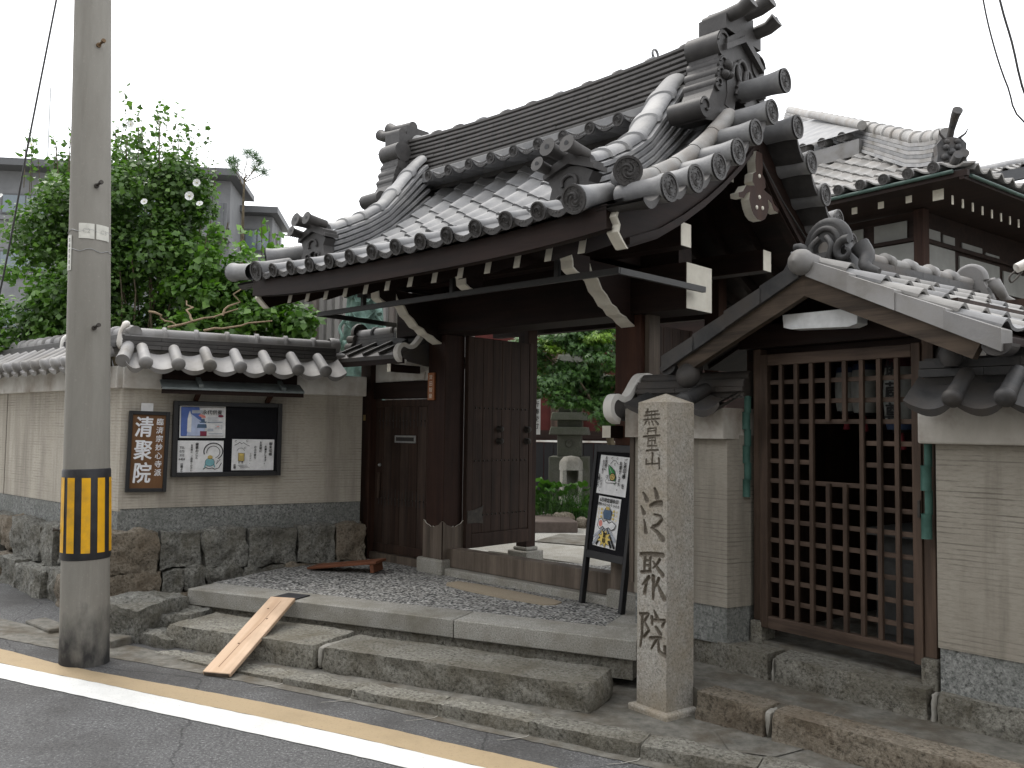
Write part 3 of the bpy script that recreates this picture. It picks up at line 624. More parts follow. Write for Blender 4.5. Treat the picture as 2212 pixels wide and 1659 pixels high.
# roof tiles
darc = [1.475]; step_l = .178
while darc[-1] > .06:
    d = darc[-1]; darc.append(d - step_l * math.cos(slope(d - .08)))
pan = pan_tile_mesh('roof_tile', PITCHT, .215, tile); lip = eave_lip_mesh('eave_tile', PITCHT, tile_face)
rd_s = tube_tile_mesh('eave_roundel', .051, .16, tile); rd_v = tube_tile_mesh('verge_tile', .074, .30, tile, 1.16); rd_b = tube_tile_mesh('corner_roundel', .076, .30, tile)
cols = [-1.52 + PITCHT * k for k in range(13)]
for side in (Matrix.Identity(4), REAR):
    for i, d in enumerate(darc[:-1]):
        a = slope(d - .09)
        for x in cols:
            link('roof_tile', pan, gate, side @ T((x, .1 - d, zc(d, x + .1) - .028)) @ RX(math.degrees(a) + random.uniform(-.5, .5)) @ RZ(random.uniform(-.4, .4)))
    for k, x in enumerate(cols):
        d = 1.478; link('eave_tile', lip, gate, side @ T((x, .1 - d - .004, zc(d, x + .1) - .03)) @ RX(8))
        if k: link('eave_roundel', rd_s, gate, side @ T((x, .1 - d - .022, zc(d, x) + .002)) @ RX(18))
    for sx in (-1, 1):
        link('corner_roundel', rd_b, gate, side @ T((sx * 1.525, .1 - 1.50, zc(1.49, 1.52) + .012)) @ RX(16))
        link('corner_roundel', rd_b, gate, side @ T((sx * 1.715, .1 - 1.30, zc(1.25, 1.7) + .065)) @ RZ(sx * 42) @ RX(10))
        if sx < 0 or side is REAR: link('verge_tile', rd_v, gate, side @ T((sx * 1.97, .1 - 1.44, zc(1.44, 1.7) + .03)) @ RZ(sx * 90) @ RX(-6))
        # verge tubes at right angles to the slope
        for d in (.0, .166, .362, .567, .77, 1.0, 1.243):
            if d == 0 and side is REAR: continue
            link('verge_tile', rd_v, gate, side @ T((sx * 1.93, .1 - d, zc(d, 0) + .0 + (.07 if d == 0 else 0))) @ RZ(sx * 90))
        for d in (.264, .465, .67, .885, 1.12, 1.36):
            m = MB()
            pa = [(sx * 1.905, .1 - d, 0), (sx * 1.62, .1 - d, 0)]
            za = zc(d, 0) - .012; hw = .075
            arc = [(-hw + 2 * hw * j / 8, -.03 * (1 - ((j - 4) / 4) ** 2)) for j in range(9)]; tl = math.tan(slope(d))
            up = [[Vector((p[0], p[1] + s_, za + h + s_ * tl)) for s_, h in arc] for p in pa]
            lo = [[q - Vector((0, 0, .016 + (.024 if r_ == 0 else 0) * (1 - ((j - 4) / 4) ** 2))) for j, q in enumerate(row)] for r_, row in enumerate(up)]
            for A, B in ((up[0], up[1]), (lo[0], lo[1]), (lo[0], up[0])): m.add(A + B, [(j, j + 1, 10 + j, 9 + j) for j in range(8)], 0, True)
            m.build('verge_pan', tile_face, gate, side)
        # pale tube running down the verge
        ds = [.2 + .1 * i for i in range(11)]
        m = MB()
        for k in range(0, 10, 2):
            seg = ds[k:k + 3]
            m.tube([(sx * 1.665, .1 - d, zc(d, 0) + .062) for d in seg], [.049, .051, .053], 16)
        m.build('verge_ridge', tile_light, gate, side)
# under-roof deck and fascia
m = MB()
for sg in (-1, 1):
    dl = [0, .2, .4, .6, .8, 1.0, 1.2, 1.42]
    for z0 in (-.05, -.19):
        m.grid(lambda i, j: Vector((-1.69 + 3.38 * i, .1 + sg * dl[round(j * 7)], zc(dl[round(j * 7)], -1.69 + 3.38 * i) + z0)), 12, 7)
m.build('roof_deck', wood_dark_x, gate, fix=False)
for sg in (-1, 1):
    m = MB(); path = []
    for i in range(21):
        x = -1.68 + 3.36 * i / 20; path.append((Vector((x, .1 + sg * 1.40, zc(1.4, x) - .13)), Vector((0, 1, 0)), Vector((0, 0, 1))))
    sweep(m, [(-.03, -.065), (.03, -.065), (.03, .06), (-.03, .06)], path); m.build('fascia_board', wood_dark_x, gate, fix=True)
# rafters with white painted ends
ecap = MB(); ecap.box(-.0225, .0225, -.004, .0, -.043, .043); ecap_me = ecap.mesh('rafter_end', white)
for sg in (-1, 1):
    for k in range(13):
        x = -1.404 + .234 * k; m = MB(); path = []
        for d in (.08, .3, .55, .8, 1.05, 1.27): path.append((Vector((0, .1 + sg * d, zc(d, x) - .24)), Vector((1, 0, 0)), Vector((0, 0, 1))))
        sweep(m, [(-.022, -.045), (.022, -.045), (.022, .045), (-.022, .045)], path)
        r_ = m.build('rafter', wood_dark_y, gate, T((x, 0, 0)), fix=True)
        link('rafter_end', ecap_me, r_, T((0, .1 + sg * 1.272, zc(1.27, x) - .24)) @ RZ(0 if sg < 0 else 180) @ RX(-12))
# bargeboards at both gables
BL = [(-.02, 3.28), (.03, 3.245), (.183, 3.104), (.367, 2.96), (.574, 2.818), (.815, 2.675), (1.04, 2.56), (1.31, 2.465)]
for sx in (-1, 1):
    for sg in (-1, 1):
        lo = [(.1 + sg * d, z) for d, z in BL[1:]]; lo[0] = (.1, 3.262)
        hi = [(.1 + sg * d, zc(d) - .065) for d in (1.33, 1.1, .85, .6, .4, .2, 0)]
        tip = [(.1 + sg * 1.35, 2.50), (.1 + sg * 1.385, 2.535), (.1 + sg * 1.375, 2.575), (.1 + sg * 1.40, 2.61), (.1 + sg * 1.38, 2.655)]
        m = MB(); m.prism(lo + tip + hi, YZ, sx * 1.655, sx * 1.715); bb = m.build('bargeboard', wood_dark_y, gate, fix=True)
        m = MB(); path = [(Vector((sx * 1.725, .1 + sg * d, z + .035)), Vector((1, 0, 0)), Vector((0, 0, 1))) for d, z in BL[1:]]
        sweep(m, [(-.012, -.018), (.012, -.018), (.012, .018), (-.012, .018)], path); m.build('moulding', wood_dark_y, bb, fix=True)
        m = MB(); t2 = [(y + sg * .004, z) for y, z in [lo[-1]] + tip]; t3 = [(y - sg * .012, z) for y, z in reversed([lo[-1]] + tip)]
        m.prism(t2 + t3, YZ, sx * 1.652, sx * 1.718); m.build('white_tip', white, bb, fix=True)
# gable pendant
for sx in (-1, 1):
    h = [(.035, 3.27), (.05, 3.2), (.04, 3.14), (.075, 3.12), (.085, 3.07), (.06, 3.05), (.10, 3.04), (.16, 3.03), (.20, 2.985), (.255, 2.965), (.25, 2.94), (.19, 2.945), (.16, 2.98), (.115, 3.0), (.125, 2.95), (.105, 2.905), (.075, 2.87), (.03, 2.85)]
    poly = [(.1 + a, z) for a, z in h] + [(.1 - a, z) for a, z in reversed(h)]
    m = MB(); m.prism(poly, YZ, sx * 1.70, sx * 1.755, 0, 1); g = m.build('gable_pendant', [wood_dark_z, white], gate, fix=True)
    for dy, z in ((-.035, 2.92), (.04, 2.93), (0, 2.99), (0, 3.12)):
        m = MB(); m.lathe([(.014, -.004), (.012, .004), (0, .006)], 8, T((sx * 1.756, .1 + dy, z)) @ RY(90 * sx)); m.build('boss', white, g)
# ridge: stacked courses, cap tiles, roundel row
def rl(u): return .045 * (abs(u) / 1.45) ** 2.2
us = [-1.5 + 3.0 * i / 16 for i in range(17)]
NC = 9
for c in range(NC):
    hw = .165 - .006 * c; z0 = 3.695 + .0365 * c
    m = MB(); off = (c % 2) * .13
    cuts = [-1.5] + [q for q in [-1.5 + off + .27 * k for k in range(13)] if -1.47 < q < 1.47] + [1.5]
    for a, b in zip(cuts, cuts[1:]):
        jz = random.uniform(-.0012, .0012); jw = random.uniform(-.0015, .0015)
        path = [(Vector((q, .1, z0 + rl(q) * (.4 + .6 * c / NC) + jz)), Vector((0, 1, 0)), Vector((0, 0, 1))) for q in (a + .001, (a + b) / 2, b - .001)]
        w = hw + jw
        sweep(m, [(-w, -.002), (-w + .01, -.010), (w - .01, -.010), (w, -.002), (w - .002, .017), (.05, .025), (-.05, .025), (-w + .002, .017)], path)
    m.build('ridge_course', noshi, gate, fix=True)
m = MB(); path = [(Vector((q, .1, 3.68 + rl(q) * .35)), Vector((0, 1, 0)), Vector((0, 0, 1))) for q in us]
sweep(m, [(-.235, -.11), (.235, -.11), (.235, -.022), (.17, .01), (-.17, .01), (-.235, -.022)], path); m.build('ridge_bed', tile, gate, fix=True)
m = MB()
path = [(Vector((q, .1, 3.68 + rl(q))), Vector((0, 1, 0)), Vector((0, 0, 1))) for q in us]
sweep(m, [(-.095, -.15), (.095, -.15), (.085, .325), (-.085, .325)], path); m.build('ridge_core', noshi, gate, fix=True)
for k in range(11):
    a = -1.5 + 3.0 / 11 * k; b = a + 3.0 / 11; m = MB()
    m.tube([(q, .1, 3.985 + rl(q)) for q in (a, a + .05, a + .052, (a + b) / 2, b)], [.083, .083, .068, .068, .068], 16, up=(0, 0, 1)); m.build('ridge_cap', noshi if k % 3 else tile, gate)
    if k == 9:
        m = MB(); m.tube([(a + .04, .1 + .032 * math.cos(t), 4.09 + rl(a) + .032 * math.sin(t)) for t in [i * math.pi / 8 for i in range(17)]], .009, 6); m.build('ridge_ring', tile, gate)
for side in (Matrix.Identity(4), REAR):
    for k in range(11):
        x = -1.17 + PITCHT * k
        if abs(x) > 1.1: continue
        link('ridge_roundel', rd_s, gate, side @ T((x, -.24, 3.575 + rl(x) * .3)) @ RX(6) @ Matrix.Scale(.86, 4))
        if k < 10: link('ridge_lip', lip, gate, side @ T((x, -.222, 3.552 + rl(x) * .3)) @ RX(4))
        if k < 10: link('ridge_pan', pan, gate, side @ T((x, -.222, 3.55 + rl(x) * .3)) @ RX(10))
# descending ridges with end ornaments
def end_oni(parent, M, sx=1):
    e = MB(); w = .15
    poly = [(-w - .03, 0), (-w + .005, .045), (-w + .02, .1), (-w - .01, .15), (-.08, .19), (0, .205), (.08, .19), (w + .01, .15), (w - .02, .1), (w - .005, .045), (w + .03, 0), (.07, -.012), (.05, .05), (0, .068), (-.05, .05), (-.07, -.012)]
    e.prism(poly, XZ, 0, .09)
    for z, k in ((.17, 1.0), (.2, .86)):
        q = [(-(w + .03) * k, z - .015), (0, z + .045), ((w + .03) * k, z - .015), ((w + .03) * k, z + .012), (0, z + .075), (-(w + .03) * k, z + .012)]
        e.prism(q, XZ, -.02 + (.004 if k < 1 else 0), .10)
    e.tube([(.052 * math.cos(t), -.006, .112 + .042 * math.sin(t)) for t in [-.4 + i * 4 / 12 for i in range(13)]], .010, 6)
    for s2 in (-1, 1): e.tube([(s2 * (.06 + .03 * math.cos(t)), -.004, .03 + .02 * math.sin(t)) for t in [i * .6 for i in range(8)]], .008, 6)
    on = e.build('ridge_end_ornament', tile_face, parent, M, fix=True)
    for x, z, L, r in ((-.065, .285, .10, .046), (.065, .28, .08, .043), (-.155, .215, .06, .038)):
        t = MB(); t.tube([(x * sx, .06, z - .01), (x * sx, -.02, z), (x * sx, -.06 - L * .3, z + .006), (x * sx, -.07 - L * .5, z + .012)], [r * .8, r * .8, r * .9, r * 1.15], 16)
        t.tube([(x * sx, -.071 - L * .5, z + .012), (x * sx, -.072 - L * .5 - .001, z + .012)], [r * .34, r * .34], 12, mi=1)
        t.build('ornament_tube', [noshi, black], on)
    return on
for side in (Matrix.Identity(4), REAR):
    for sx in (-1, 1):
        dl = [.17 + .1 * i for i in range(10)]; dl[-1] = 1.10; xc = sx * 1.245
        def hump(d): return .03 * max(0, 1 - abs(d - .2) / .4)
        for c in range(5):
            m = MB(); w = (.152 - .009 * c); h0 = .035 + .04 * c
            cut = [dl[0], dl[2], dl[4], dl[6], dl[8], dl[9]] if c % 2 else [dl[0], dl[1], dl[3], dl[5], dl[7], dl[9]]
            for a, b in zip(cut, cut[1:]):
                path = [(Vector((xc, .1 - d, zc(d) + h0 + hump(d) * c)), Vector((1, 0, 0)), Vector((0, math.sin(slope(d)) * -.5, 1)).normalized()) for d in (a + .001, a + (b - a) * .5, b - .001)]
                sweep(m, [(-w, -.013), (w, -.013), (w, .010), (w - .03, .018), (-w + .03, .018), (-w, .010)], path)
            m.build('ridge_course', tile, gate, side, fix=True)
        n = 6
        for k in range(n):
            a = .17 + (1.11 - .17) * k / n; b = .17 + (1.11 - .17) * (k + 1) / n; m = MB(); P = []
            for d in (a, (a + b) / 2, b - .03, b - .029, b): P.append((xc, .1 - d, zc(d) + .222 + hump(d) * 5))
            rr_ = [.094, .094, .095, .116, .116]
            for (p0, p1), (q0, q1) in zip(zip(P, P[1:]), zip(rr_, rr_[1:])):
                sec = lambda p, q: [Vector((p[0] + q * math.cos(R(t)), p[1], p[2] + q * .62 * math.sin(R(t)))) for t in range(0, 181, 15)]
                A_, B_ = sec(p0, q0), sec(p1, q1); m.add(A_ + B_, [(j, j + 1, 14 + j, 13 + j) for j in range(12)], 0, True)
            A_ = sec(P[-1], rr_[-1]); m.add(A_, [tuple(range(13))]); m.build('ridge_cap', tile, gate, side)
        end_oni(gate, side @ T((xc, .1 - 1.19, zc(1.19) + .03)), 1)
# main ridge-end ornaments with side scrolls and three horned tubes
for sx in (-1, 1):
    F = T((sx * 1.58, .1, -.075)) @ RZ(90 if sx > 0 else -90)      # ornament faces local -y
    o = MB(); w = .19
    poly = [(-w, 3.62), (-w + .03, 3.7), (-w + .01, 3.86), (-w - .02, 3.95), (0, 4.10), (w + .02, 3.95), (w - .01, 3.86), (w - .03, 3.7), (w, 3.62), (.08, 3.60), (.06, 3.68), (0, 3.70), (-.06, 3.68), (-.08, 3.60)]
    o.prism(poly, XZ, -.05, .09)
    for k, (z, s_) in enumerate(((3.985, 1.08), (4.03, .95))):
        q = [(-w * s_ - .03, z - .05), (0, z + .075), (w * s_ + .03, z - .05), (w * s_ + .03, z - .012), (0, z + .115), (-w * s_ - .03, z - .012)]
        o.prism(q, XZ, -.09 + .012 * k, .12)
    o.box(-.22, .22, -.075, .115, 4.08, 4.17); o.box(-.12, .13, -.07, .11, 4.17, 4.25)
    for s2 in (-1, 1):
        o.tube([(s2 * .075 + .045 * s2 * math.cos(t), -.06, 3.83 + .075 * math.sin(t)) for t in [i * .5 for i in range(10)]], .013, 7)
        o.tube([(s2 * (.05 + .03 * math.cos(t)), -.062, 3.71 + .03 * math.sin(t)) for t in [i * .6 for i in range(8)]], .011, 7)
    o.tube([(.06 * math.cos(t), -.06, 3.87 + .075 * math.sin(t)) for t in [i * math.pi / 10 for i in range(21)]], .014, 7)
    on = o.build('ridge_end_ornament', tile_face, gate, F, fix=True)
    for s2 in (-1, 1):      # stepped cloud fins curling down either slope
        f = MB()
        def roll(y, z, r, L0=-.06, L1=.17, turns=1.6):
            f.tube([(s2 * y, L0, z), (s2 * y, L1, z)], r, 20)
            f.tube([(s2 * (y + (r - .006 - t * r * .3) * math.cos(t * 2.2)), L0 - .006, z + (r - .006 - t * r * .3) * math.sin(t * 2.2)) for t in [i * .2 for i in range(13)]], .007, 5)
        roll(.215, 3.985, .085); roll(.225, 3.86, .05); roll(.255, 3.79, .045); roll(.275, 3.72, .042); roll(.43, 3.535, .062)
        f.prism([(s2 * a, b) for a, b in [(.14, 4.05), (.24, 4.05), (.27, 3.86), (.30, 3.77), (.32, 3.68), (.38, 3.58), (.46, 3.50), (.40, 3.47), (.25, 3.50), (.14, 3.6)]], XZ, -.045, .16)
        for dy, z, r in ((.19, 3.86, .035), (.23, 3.79, .03), (.17, 3.80, .025)): f.lathe([(r, 0), (r * .9, .03), (r * .5, .045), (0, .05)], 12, T((s2 * dy, -.05, z)) @ RX(90))
        f.build('cloud_fin', tile_face, on, fix=True)
    for y, z, L, r in ((-.17, 4.185, .22, .05), (.05, 4.275, .23, .056), (.17, 4.19, .21, .048)):
        t = MB(); t.tube([(y, .10, z - .02), (y, -.05, z - .01), (y, -.15, z), (y, -L, z + .035)], [r * .86, r * .86, r * .9, r * 1.05], 20)
        t.tube([(y, -L - .0005, z + .035), (y, -L - .002, z + .0352)], [r * .4, r * .4], 14, mi=1); t.build('horn_tube', [noshi, black], on)
# ---- timber frame
for sx in (-1, 1):
    m = MB(); m.box(sx * .935 - .1025, sx * .935 + .1025, -.11, .10, .53, 2.31); p = m.build('main_post', wood_red_z if sx > 0 else wood_dark_z, gate, bevel=.006)
    m = MB(); m.box(-.15, .15, -.15, .15, .405, .532); m.build('base_stone', granite, gate, T((sx * .95, 0, 0)), bevel=.015)
    m = MB()      # foot cover with a scalloped upper edge
    for a, b in (((-.112, -.121), (.112, -.121)), ((.112, -.121), (.112, .11)), ((.112, .11), (-.112, .11)), ((-.112, .11), (-.112, -.121))):
        n = 12; A = Vector((*a, 0)); B = Vector((*b, 0)); nr = Vector(((B - A).y, -(B - A).x, 0)).normalized() * .006; lo, hi = [], []
        for i in range(n + 1):
            t = i / n; z = .83 - .055 * math.sin(math.pi * t) ** .7 + .012 * abs(math.sin(5 * math.pi * t)); q = A.lerp(B, t)
            lo.append(q + nr + Vector((0, 0, .533))); hi.append(q + nr + Vector((0, 0, z)))
        hb = [q - nr * 1.3 for q in hi]
        m.add(lo + hi, [(i, i + 1, n + 2 + i, n + 1 + i) for i in range(n)]); m.add(hi + hb, [(i, i + 1, n + 2 + i, n + 1 + i) for i in range(n)], 1)
    m.build('foot_cover', [wood_grey_z, white], p, T((sx * .935, 0, 0)))
    m = MB(); m.box(sx * .945 - .06, sx * .945 + .06, .92, 1.04, .53, 2.75); m.build('rear_post', wood_dark_z, gate, bevel=.004)
    m = MB(); m.box(-.115, .115, -.115, .115, .405, .50); m.box(-.08, .08, -.08, .08, .50, .532); m.build('base_stone', granite, gate, T((sx * .945, .98, 0)), bevel=.012)
    m = MB(); m.bar((sx * .945, -.42, 2.70), (sx * .945, .62, 2.70), .13, .14); m.build('cross_beam', wood_dark_y, gate, bevel=.005)
    m = MB(); m.box(sx * .945 - .06, sx * .945 + .06, .04, .16, 2.94, 3.24); m.build('king_post', wood_dark_z, gate)
m = MB(); m.box(1.04, 1.075, -.07, .05, .55, 2.31); m.build('post_board', wood_grey_z, gate)
m = MB(); m.box(-1.40, 1.40, -.155, .145, 2.31, 2.60); m.build('lintel_beam', wood_dark_x, gate, bevel=.006)
m = MB(); m.box(1.4005, 1.404, -.152, .142, 2.313, 2.597); m.build('white_beam_end', white, gate)
m = MB(); m.box(-1.404, -1.4005, -.152, .142, 2.313, 2.597); m.build('white_beam_end', white, gate)
m = MB(); m.box(-1.3, 1.3, -.08, .07, 2.602, 2.78); m.build('upper_beam', wood_dark_x, gate)
for y, z in ((-.40, 2.70), (.60, 2.70), (.1, 3.20), (1.18, 2.47)):
    big = z > 2.6; hw = .055 if big else .04
    m = MB(); m.box(-1.55, 1.55, y - hw, y + hw, z - (.07 if big else .04), z + (.07 if big else .04)); pu = m.build('purlin', wood_dark_x, gate)
    if big:
        for sx in (-1, 1):
            m = MB(); m.box(sx * 1.552 - .0015, sx * 1.552 + .0015, y - hw + .002, y + hw - .002, z - .068, z + .068); m.build('white_end', white, pu)
# carved bracket arms with white painted noses
for sx in (-1, 1):
    lo = [(-.11, 2.235), (-.17, 2.26), (-.21, 2.285), (-.27, 2.30), (-.31, 2.335), (-.36, 2.35), (-.41, 2.40), (-.46, 2.43), (-.50, 2.49), (-.56, 2.52), (-.60, 2.60)]
    m = MB(); m.prism(lo + [(-.11, 2.60)], YZ, sx * .935 - .05, sx * .935 + .05); br = m.build('bracket_arm', wood_dark_y, gate, fix=True)
    m = MB(); m.prism([(y - .004, z - .003) for y, z in lo] + [(y + .006, z + .004) for y, z in reversed(lo)], YZ, sx * .935 - .052, sx * .935 + .052); m.build('white_nose', white, br, fix=True)
for x in (-.65, .24, 1.12):
    lo = [(-.80, 2.46), (-.86, 2.44), (-.92, 2.455), (-.955, 2.475), (-.96, 2.52), (-.98, 2.56)]
    m = MB(); m.prism(lo + [(-.80, 2.56)], YZ, x - .04, x + .04); br = m.build('purlin_arm', wood_dark_y, gate, fix=True)
    m = MB(); m.prism([(y - .004, z - .003) for y, z in lo] + [(y + .006, z + .004) for y, z in reversed(lo)], YZ, x - .042, x + .042); m.build('white_nose', white, br, fix=True)
# thin hanging rail
m = MB()
m.bar((-1.43, -.9, 2.43), (1.45, -.9, 2.43), .025, .035); m.bar((-1.42, -.9, 2.43), (-1.5, -.0, 2.43), .025, .035); m.bar((1.44, -.9, 2.43), (1.47, -.06, 2.43), .025, .035)
for x in (-.86, .1, 1.0): m.bar((x, -.9, 2.44), (x, -.9, 2.56), .03, .03, up=(0, 1, 0))
m.build('hanging_rail', black_metal, gate)
# threshold, sill, door leaves
m = MB(); m.box(-.83, .83, -.055, .055, .47, .615); m.build('threshold', wood_grey_z, gate, bevel=.006)
m = MB(); m.box(-.8, .8, -.12, .12, .36, .468); m.build('sill_stone', granite, gate, bevel=.01)
stud = MB(); stud.lathe([(.009, 0), (.008, .006), (.004, .009), (0, .010)], 8); stud_me = stud.mesh('stud', iron)
knob = MB(); knob.lathe([(.03, 0), (.03, .008), (.02, .014), (.026, .028), (.02, .045), (0, .05)], 14); knob_me = knob.mesh('knob', iron)
for sx in (-1, 1):
    D = T((sx * .80, .10, 0)) @ RZ(90 if sx < 0 else 90)
    leaf = MB(); leaf.box(0, .78, 0, .03, .60, 2.308); dl_ = leaf.build('door_leaf', wood_door, gate, D)
    for k in range(6):
        m = MB(); m.box(.062 + k * .112, .172 + k * .112, -.008, 0, .72, 2.306); m.build('plank', wood_door, dl_, T((0, -.0005 - .0008 * (k % 2), 0)), bevel=.003)
    m = MB(); m.box(0, .06, -.012, 0, .6, 2.308); m.box(.737, .78, -.012, 0, .6, 2.308); m.box(.06, .737, -.014, 0, .60, .71); m.build('door_frame', wood_door, dl_, bevel=.004)
    if sx < 0:
        for z in (.86, 1.30, 1.73):
            for k in range(13): link('stud', stud_me, dl_, T((.09 + .05 * k, -.009, z)) @ RX(90))
        for x in (.36, .70):
            for z in (1.46, 1.56): link('knob', knob_me, dl_, T((x, -.01, z)) @ RX(90))
        m = MB(); m.prism([(.01, .80), (.01, .90), (.08, .905), (.16, .925), (.19, .94), (.175, .87), (.19, .79), (.12, .80)], XZ, -.017, -.0145); m.build('hinge_strap', iron, dl_, fix=True)
# name plate on the post and the thin cable at the gable
m = MB(); m.box(-1.022, -.945, -.128, -.1115, 1.785, 2.005); np_ = m.build('name_plate', M_plain('orange_brown_plate', (.28, .10, .035), .5), gate, bevel=.002)
t = MB(); text_mesh('津田智聚', .042, t, T((-.985, -.1285, 1.965)) @ RX(90), pitch=1.2); t.build('plate_lettering', white, np_)
m = MB(); m.tube([(1.735, .12, 3.27), (1.735, .45, 3.04), (1.735, .90, 2.80), (1.735, 1.3, 2.6)], .006, 6); m.build('cable', black_metal, gate)
# ------------------------------------------------------------------ tiled plaster boundary walls on the left
SW = frame(-2.96, 6.511, 0, 31); LW = frame(-2.96, 6.511, 0, -41)
def wall_cap_set(parent, x0, x1, z_e, z_r, y_e, y_r, pitch, first, mat, ribmat, endball=True, ridge_r=.05, rib=True, noshi_h=.10, roll_r=.046, nw=.155):
    """tile coping: pan sheets between half-round rolls on the street side, stacked courses and a ribbed round ridge on top"""
    ns = math.ceil((x1 - first) / pitch) + 1
    run = y_r - nw - .01 - y_e; rise = z_r - noshi_h - .05 - z_e; a = math.degrees(math.atan2(rise, run)); L = math.hypot(run, rise)
    for k in range(-1, ns):
        xa = max(first + k * pitch, x0); xb = min(xa + pitch if k >= 0 else first, x1)
        if k >= 0: xa = first + k * pitch
        if xb - xa < .04 or xa > x1: continue
        m = MB(); n = 10; w = xb - xa
        def sec(t, dz): return -.048 * math.sin(math.pi * t) ** .8 + dz
        top = [[Vector((xa + w * i / n, y, sec(i / n, z))) for i in range(n + 1)] for y, z in ((-.03, .028), (L, .028))]
        bot = [[q - Vector((0, 0, .022 + (.016 * math.sin(math.pi * i / n) if r_ == 0 else 0))) for i, q in enumerate(row)] for r_, row in enumerate(top)]
        for A, B in ((top[0], top[1]), (bot[0], bot[1]), (bot[0], top[0])): m.add(A + B, [(j, j + 1, n + 2 + j, n + 1 + j) for j in range(n)], 0, True)
        m.build('pan_tile', mat, parent, T((0, y_e, z_e)) @ RX(a))
        if first + k * pitch < x0 or k < 0: continue
        m = MB(); r = roll_r
        m.tube([(xa, -.012, .03), (xa, .06, .03), (xa, L * .7, .033), (xa, L, .033)], [r, r * .93, r * .9, r * .88], 16, cap=False)
        if endball: m.lathe([(r, 0), (r * 1.12, .012), (r * 1.05, .03), (r * .7, .042), (0, .047)], 18, T((xa, -.008, .03)) @ RX(90))
        m.build('roll_tile', mat, parent, T((0, y_e, z_e)) @ RX(a))
    nc = max(2, round(noshi_h / .034)); zb = z_r - noshi_h
    for c in range(nc):
        m = MB(); h = noshi_h / nc; w = nw - .012 * c; cuts = [x0] + [q for q in [x0 + (c % 2) * .14 + .28 * k for k in range(1, 16)] if q < x1 - .05] + [x1]
        for p, q in zip(cuts, cuts[1:]): m.box(p + .0012, q - .0012, y_r - w, y_r + w, zb - .03 + c * h, zb - .03 + (c + 1) * h - .004)
        m.build('ridge_course', noshi if mat is not tile_old else tile_old, parent)
    m = MB(); m.box(x0, x1, y_r - min(.085, nw * .8), y_r + min(.085, nw * .8), zb - .06, z_r - .02); m.build('ridge_core', mat, parent)
    nseg = max(1, round((x1 - x0) / pitch))
    for k in range(nseg):
        p = x0 + (x1 - x0) * k / nseg; q = x0 + (x1 - x0) * (k + 1) / nseg
        m = MB(); m.tube([(p, y_r, z_r - .005), (q, y_r, z_r - .005)], ridge_r, 18, up=(0, 0, 1)); rr = m.build('ridge_tile', mat, parent)
        if rib:
            m = MB(); mid = p + (q - p) * .32; R2 = ridge_r
            m.tube([(mid - .018, y_r, z_r - .005), (mid - .012, y_r, z_r - .005), (mid + .012, y_r, z_r - .005), (mid + .018, y_r, z_r - .005)], [R2 + .001, R2 + .017, R2 + .017, R2 + .001], 18, up=(0, 0, 1), cap=False); m.build('rib', ribmat, rr)
    return a, L
def wall_body(root, x0, x1, back, zp0, zp1, zb1, zt0, band_x=None, mat_pl=None):
    m = MB(); m.box(x0, x1, 0, back, zp0, zp1 + .02); m.build('plaster', mat_pl or ribbed, root)
    b0, b1 = band_x or (x0, x1)
    m = MB(); m.box(b0, b1, -.045, back + .045, zp1, zb1); m.build('plaster_band', lime, root, bevel=.008)
    m = MB(); m.box(x0, x1, .006, back - .01, zt0, zp0 - .001); m.build('terrazzo_base', terrazzo, root)
sw = thing('boundary_wall', 'ribbed plaster wall with tiled coping that carries the notice board', 'wall', SW)
wall_body(sw, 0, 1.93, .22, .918, 1.83, 2.0, .72, (0.0, 1.95))
wall_cap_set(sw, -.02, 1.66, 2.0, 2.262, -.29, .08, .2275, .115, tile_cap, tile_cap)
# right end tile of the ridge
m = MB(); m.lathe([(.062, -.02), (.07, 0), (.066, .06), (.05, .07), (0, .07)], 18, T((1.66, .08, 2.262)) @ RY(90)); m.tube([(1.72, .08 + .04 * math.cos(t), 2.262 + .04 * math.sin(t)) for t in [i * .5 for i in range(10)]], .01, 6)
m.tube([(1.66, .0, 2.16), (1.75, .0, 2.16)], .035, 14); m.build('ridge_end_tile', tile_cap, sw)
lw = thing('boundary_wall', 'ribbed plaster street wall running away behind the utility pole', 'wall', LW)
wall_body(lw, -3.6, 0, .22, .90, 1.83, 2.0, .70, (-3.6, 0.0))
wall_cap_set(lw, -3.6, .02, 2.0, 2.27, -.29, .08, .195, -3.55, tile_cap, tile_cap)
m = MB(); m.box(-2.345, -2.335, -.003, .0, .9, 1.83); m.build('plaster_joint', groove, lw)
# hip at the corner, pointed with lime mortar
def mortar_bead(pts, rs, parent): m = MB(); m.tube(smooth3(pts, 10), rs, 10); m.build('mortar_bead', lime, parent)
mortar_bead([(.02, .02, 2.325), (.0, -.03, 2.31), (-.035, -.045, 2.25), (-.03, -.04, 2.17), (-.02, -.03, 2.13)], [.02 + .008 * math.sin(i) for i in range(11)], sw)
mortar_bead([(.0, -.08, 2.105), (-.01, -.17, 2.06), (-.03, -.25, 2.03)], .012, sw)
mortar_bead([(-1.0, .0, 2.3), (-1.0, -.05, 2.26), (-1.0, -.06, 2.16)], .016, lw)
m = MB(); m.tube([(-.04, -.3, 2.02), (-.0, -.16, 2.09), (.03, -.02, 2.16)], [.05, .047, .045], 14); m.build('hip_tile', tile_cap, sw)
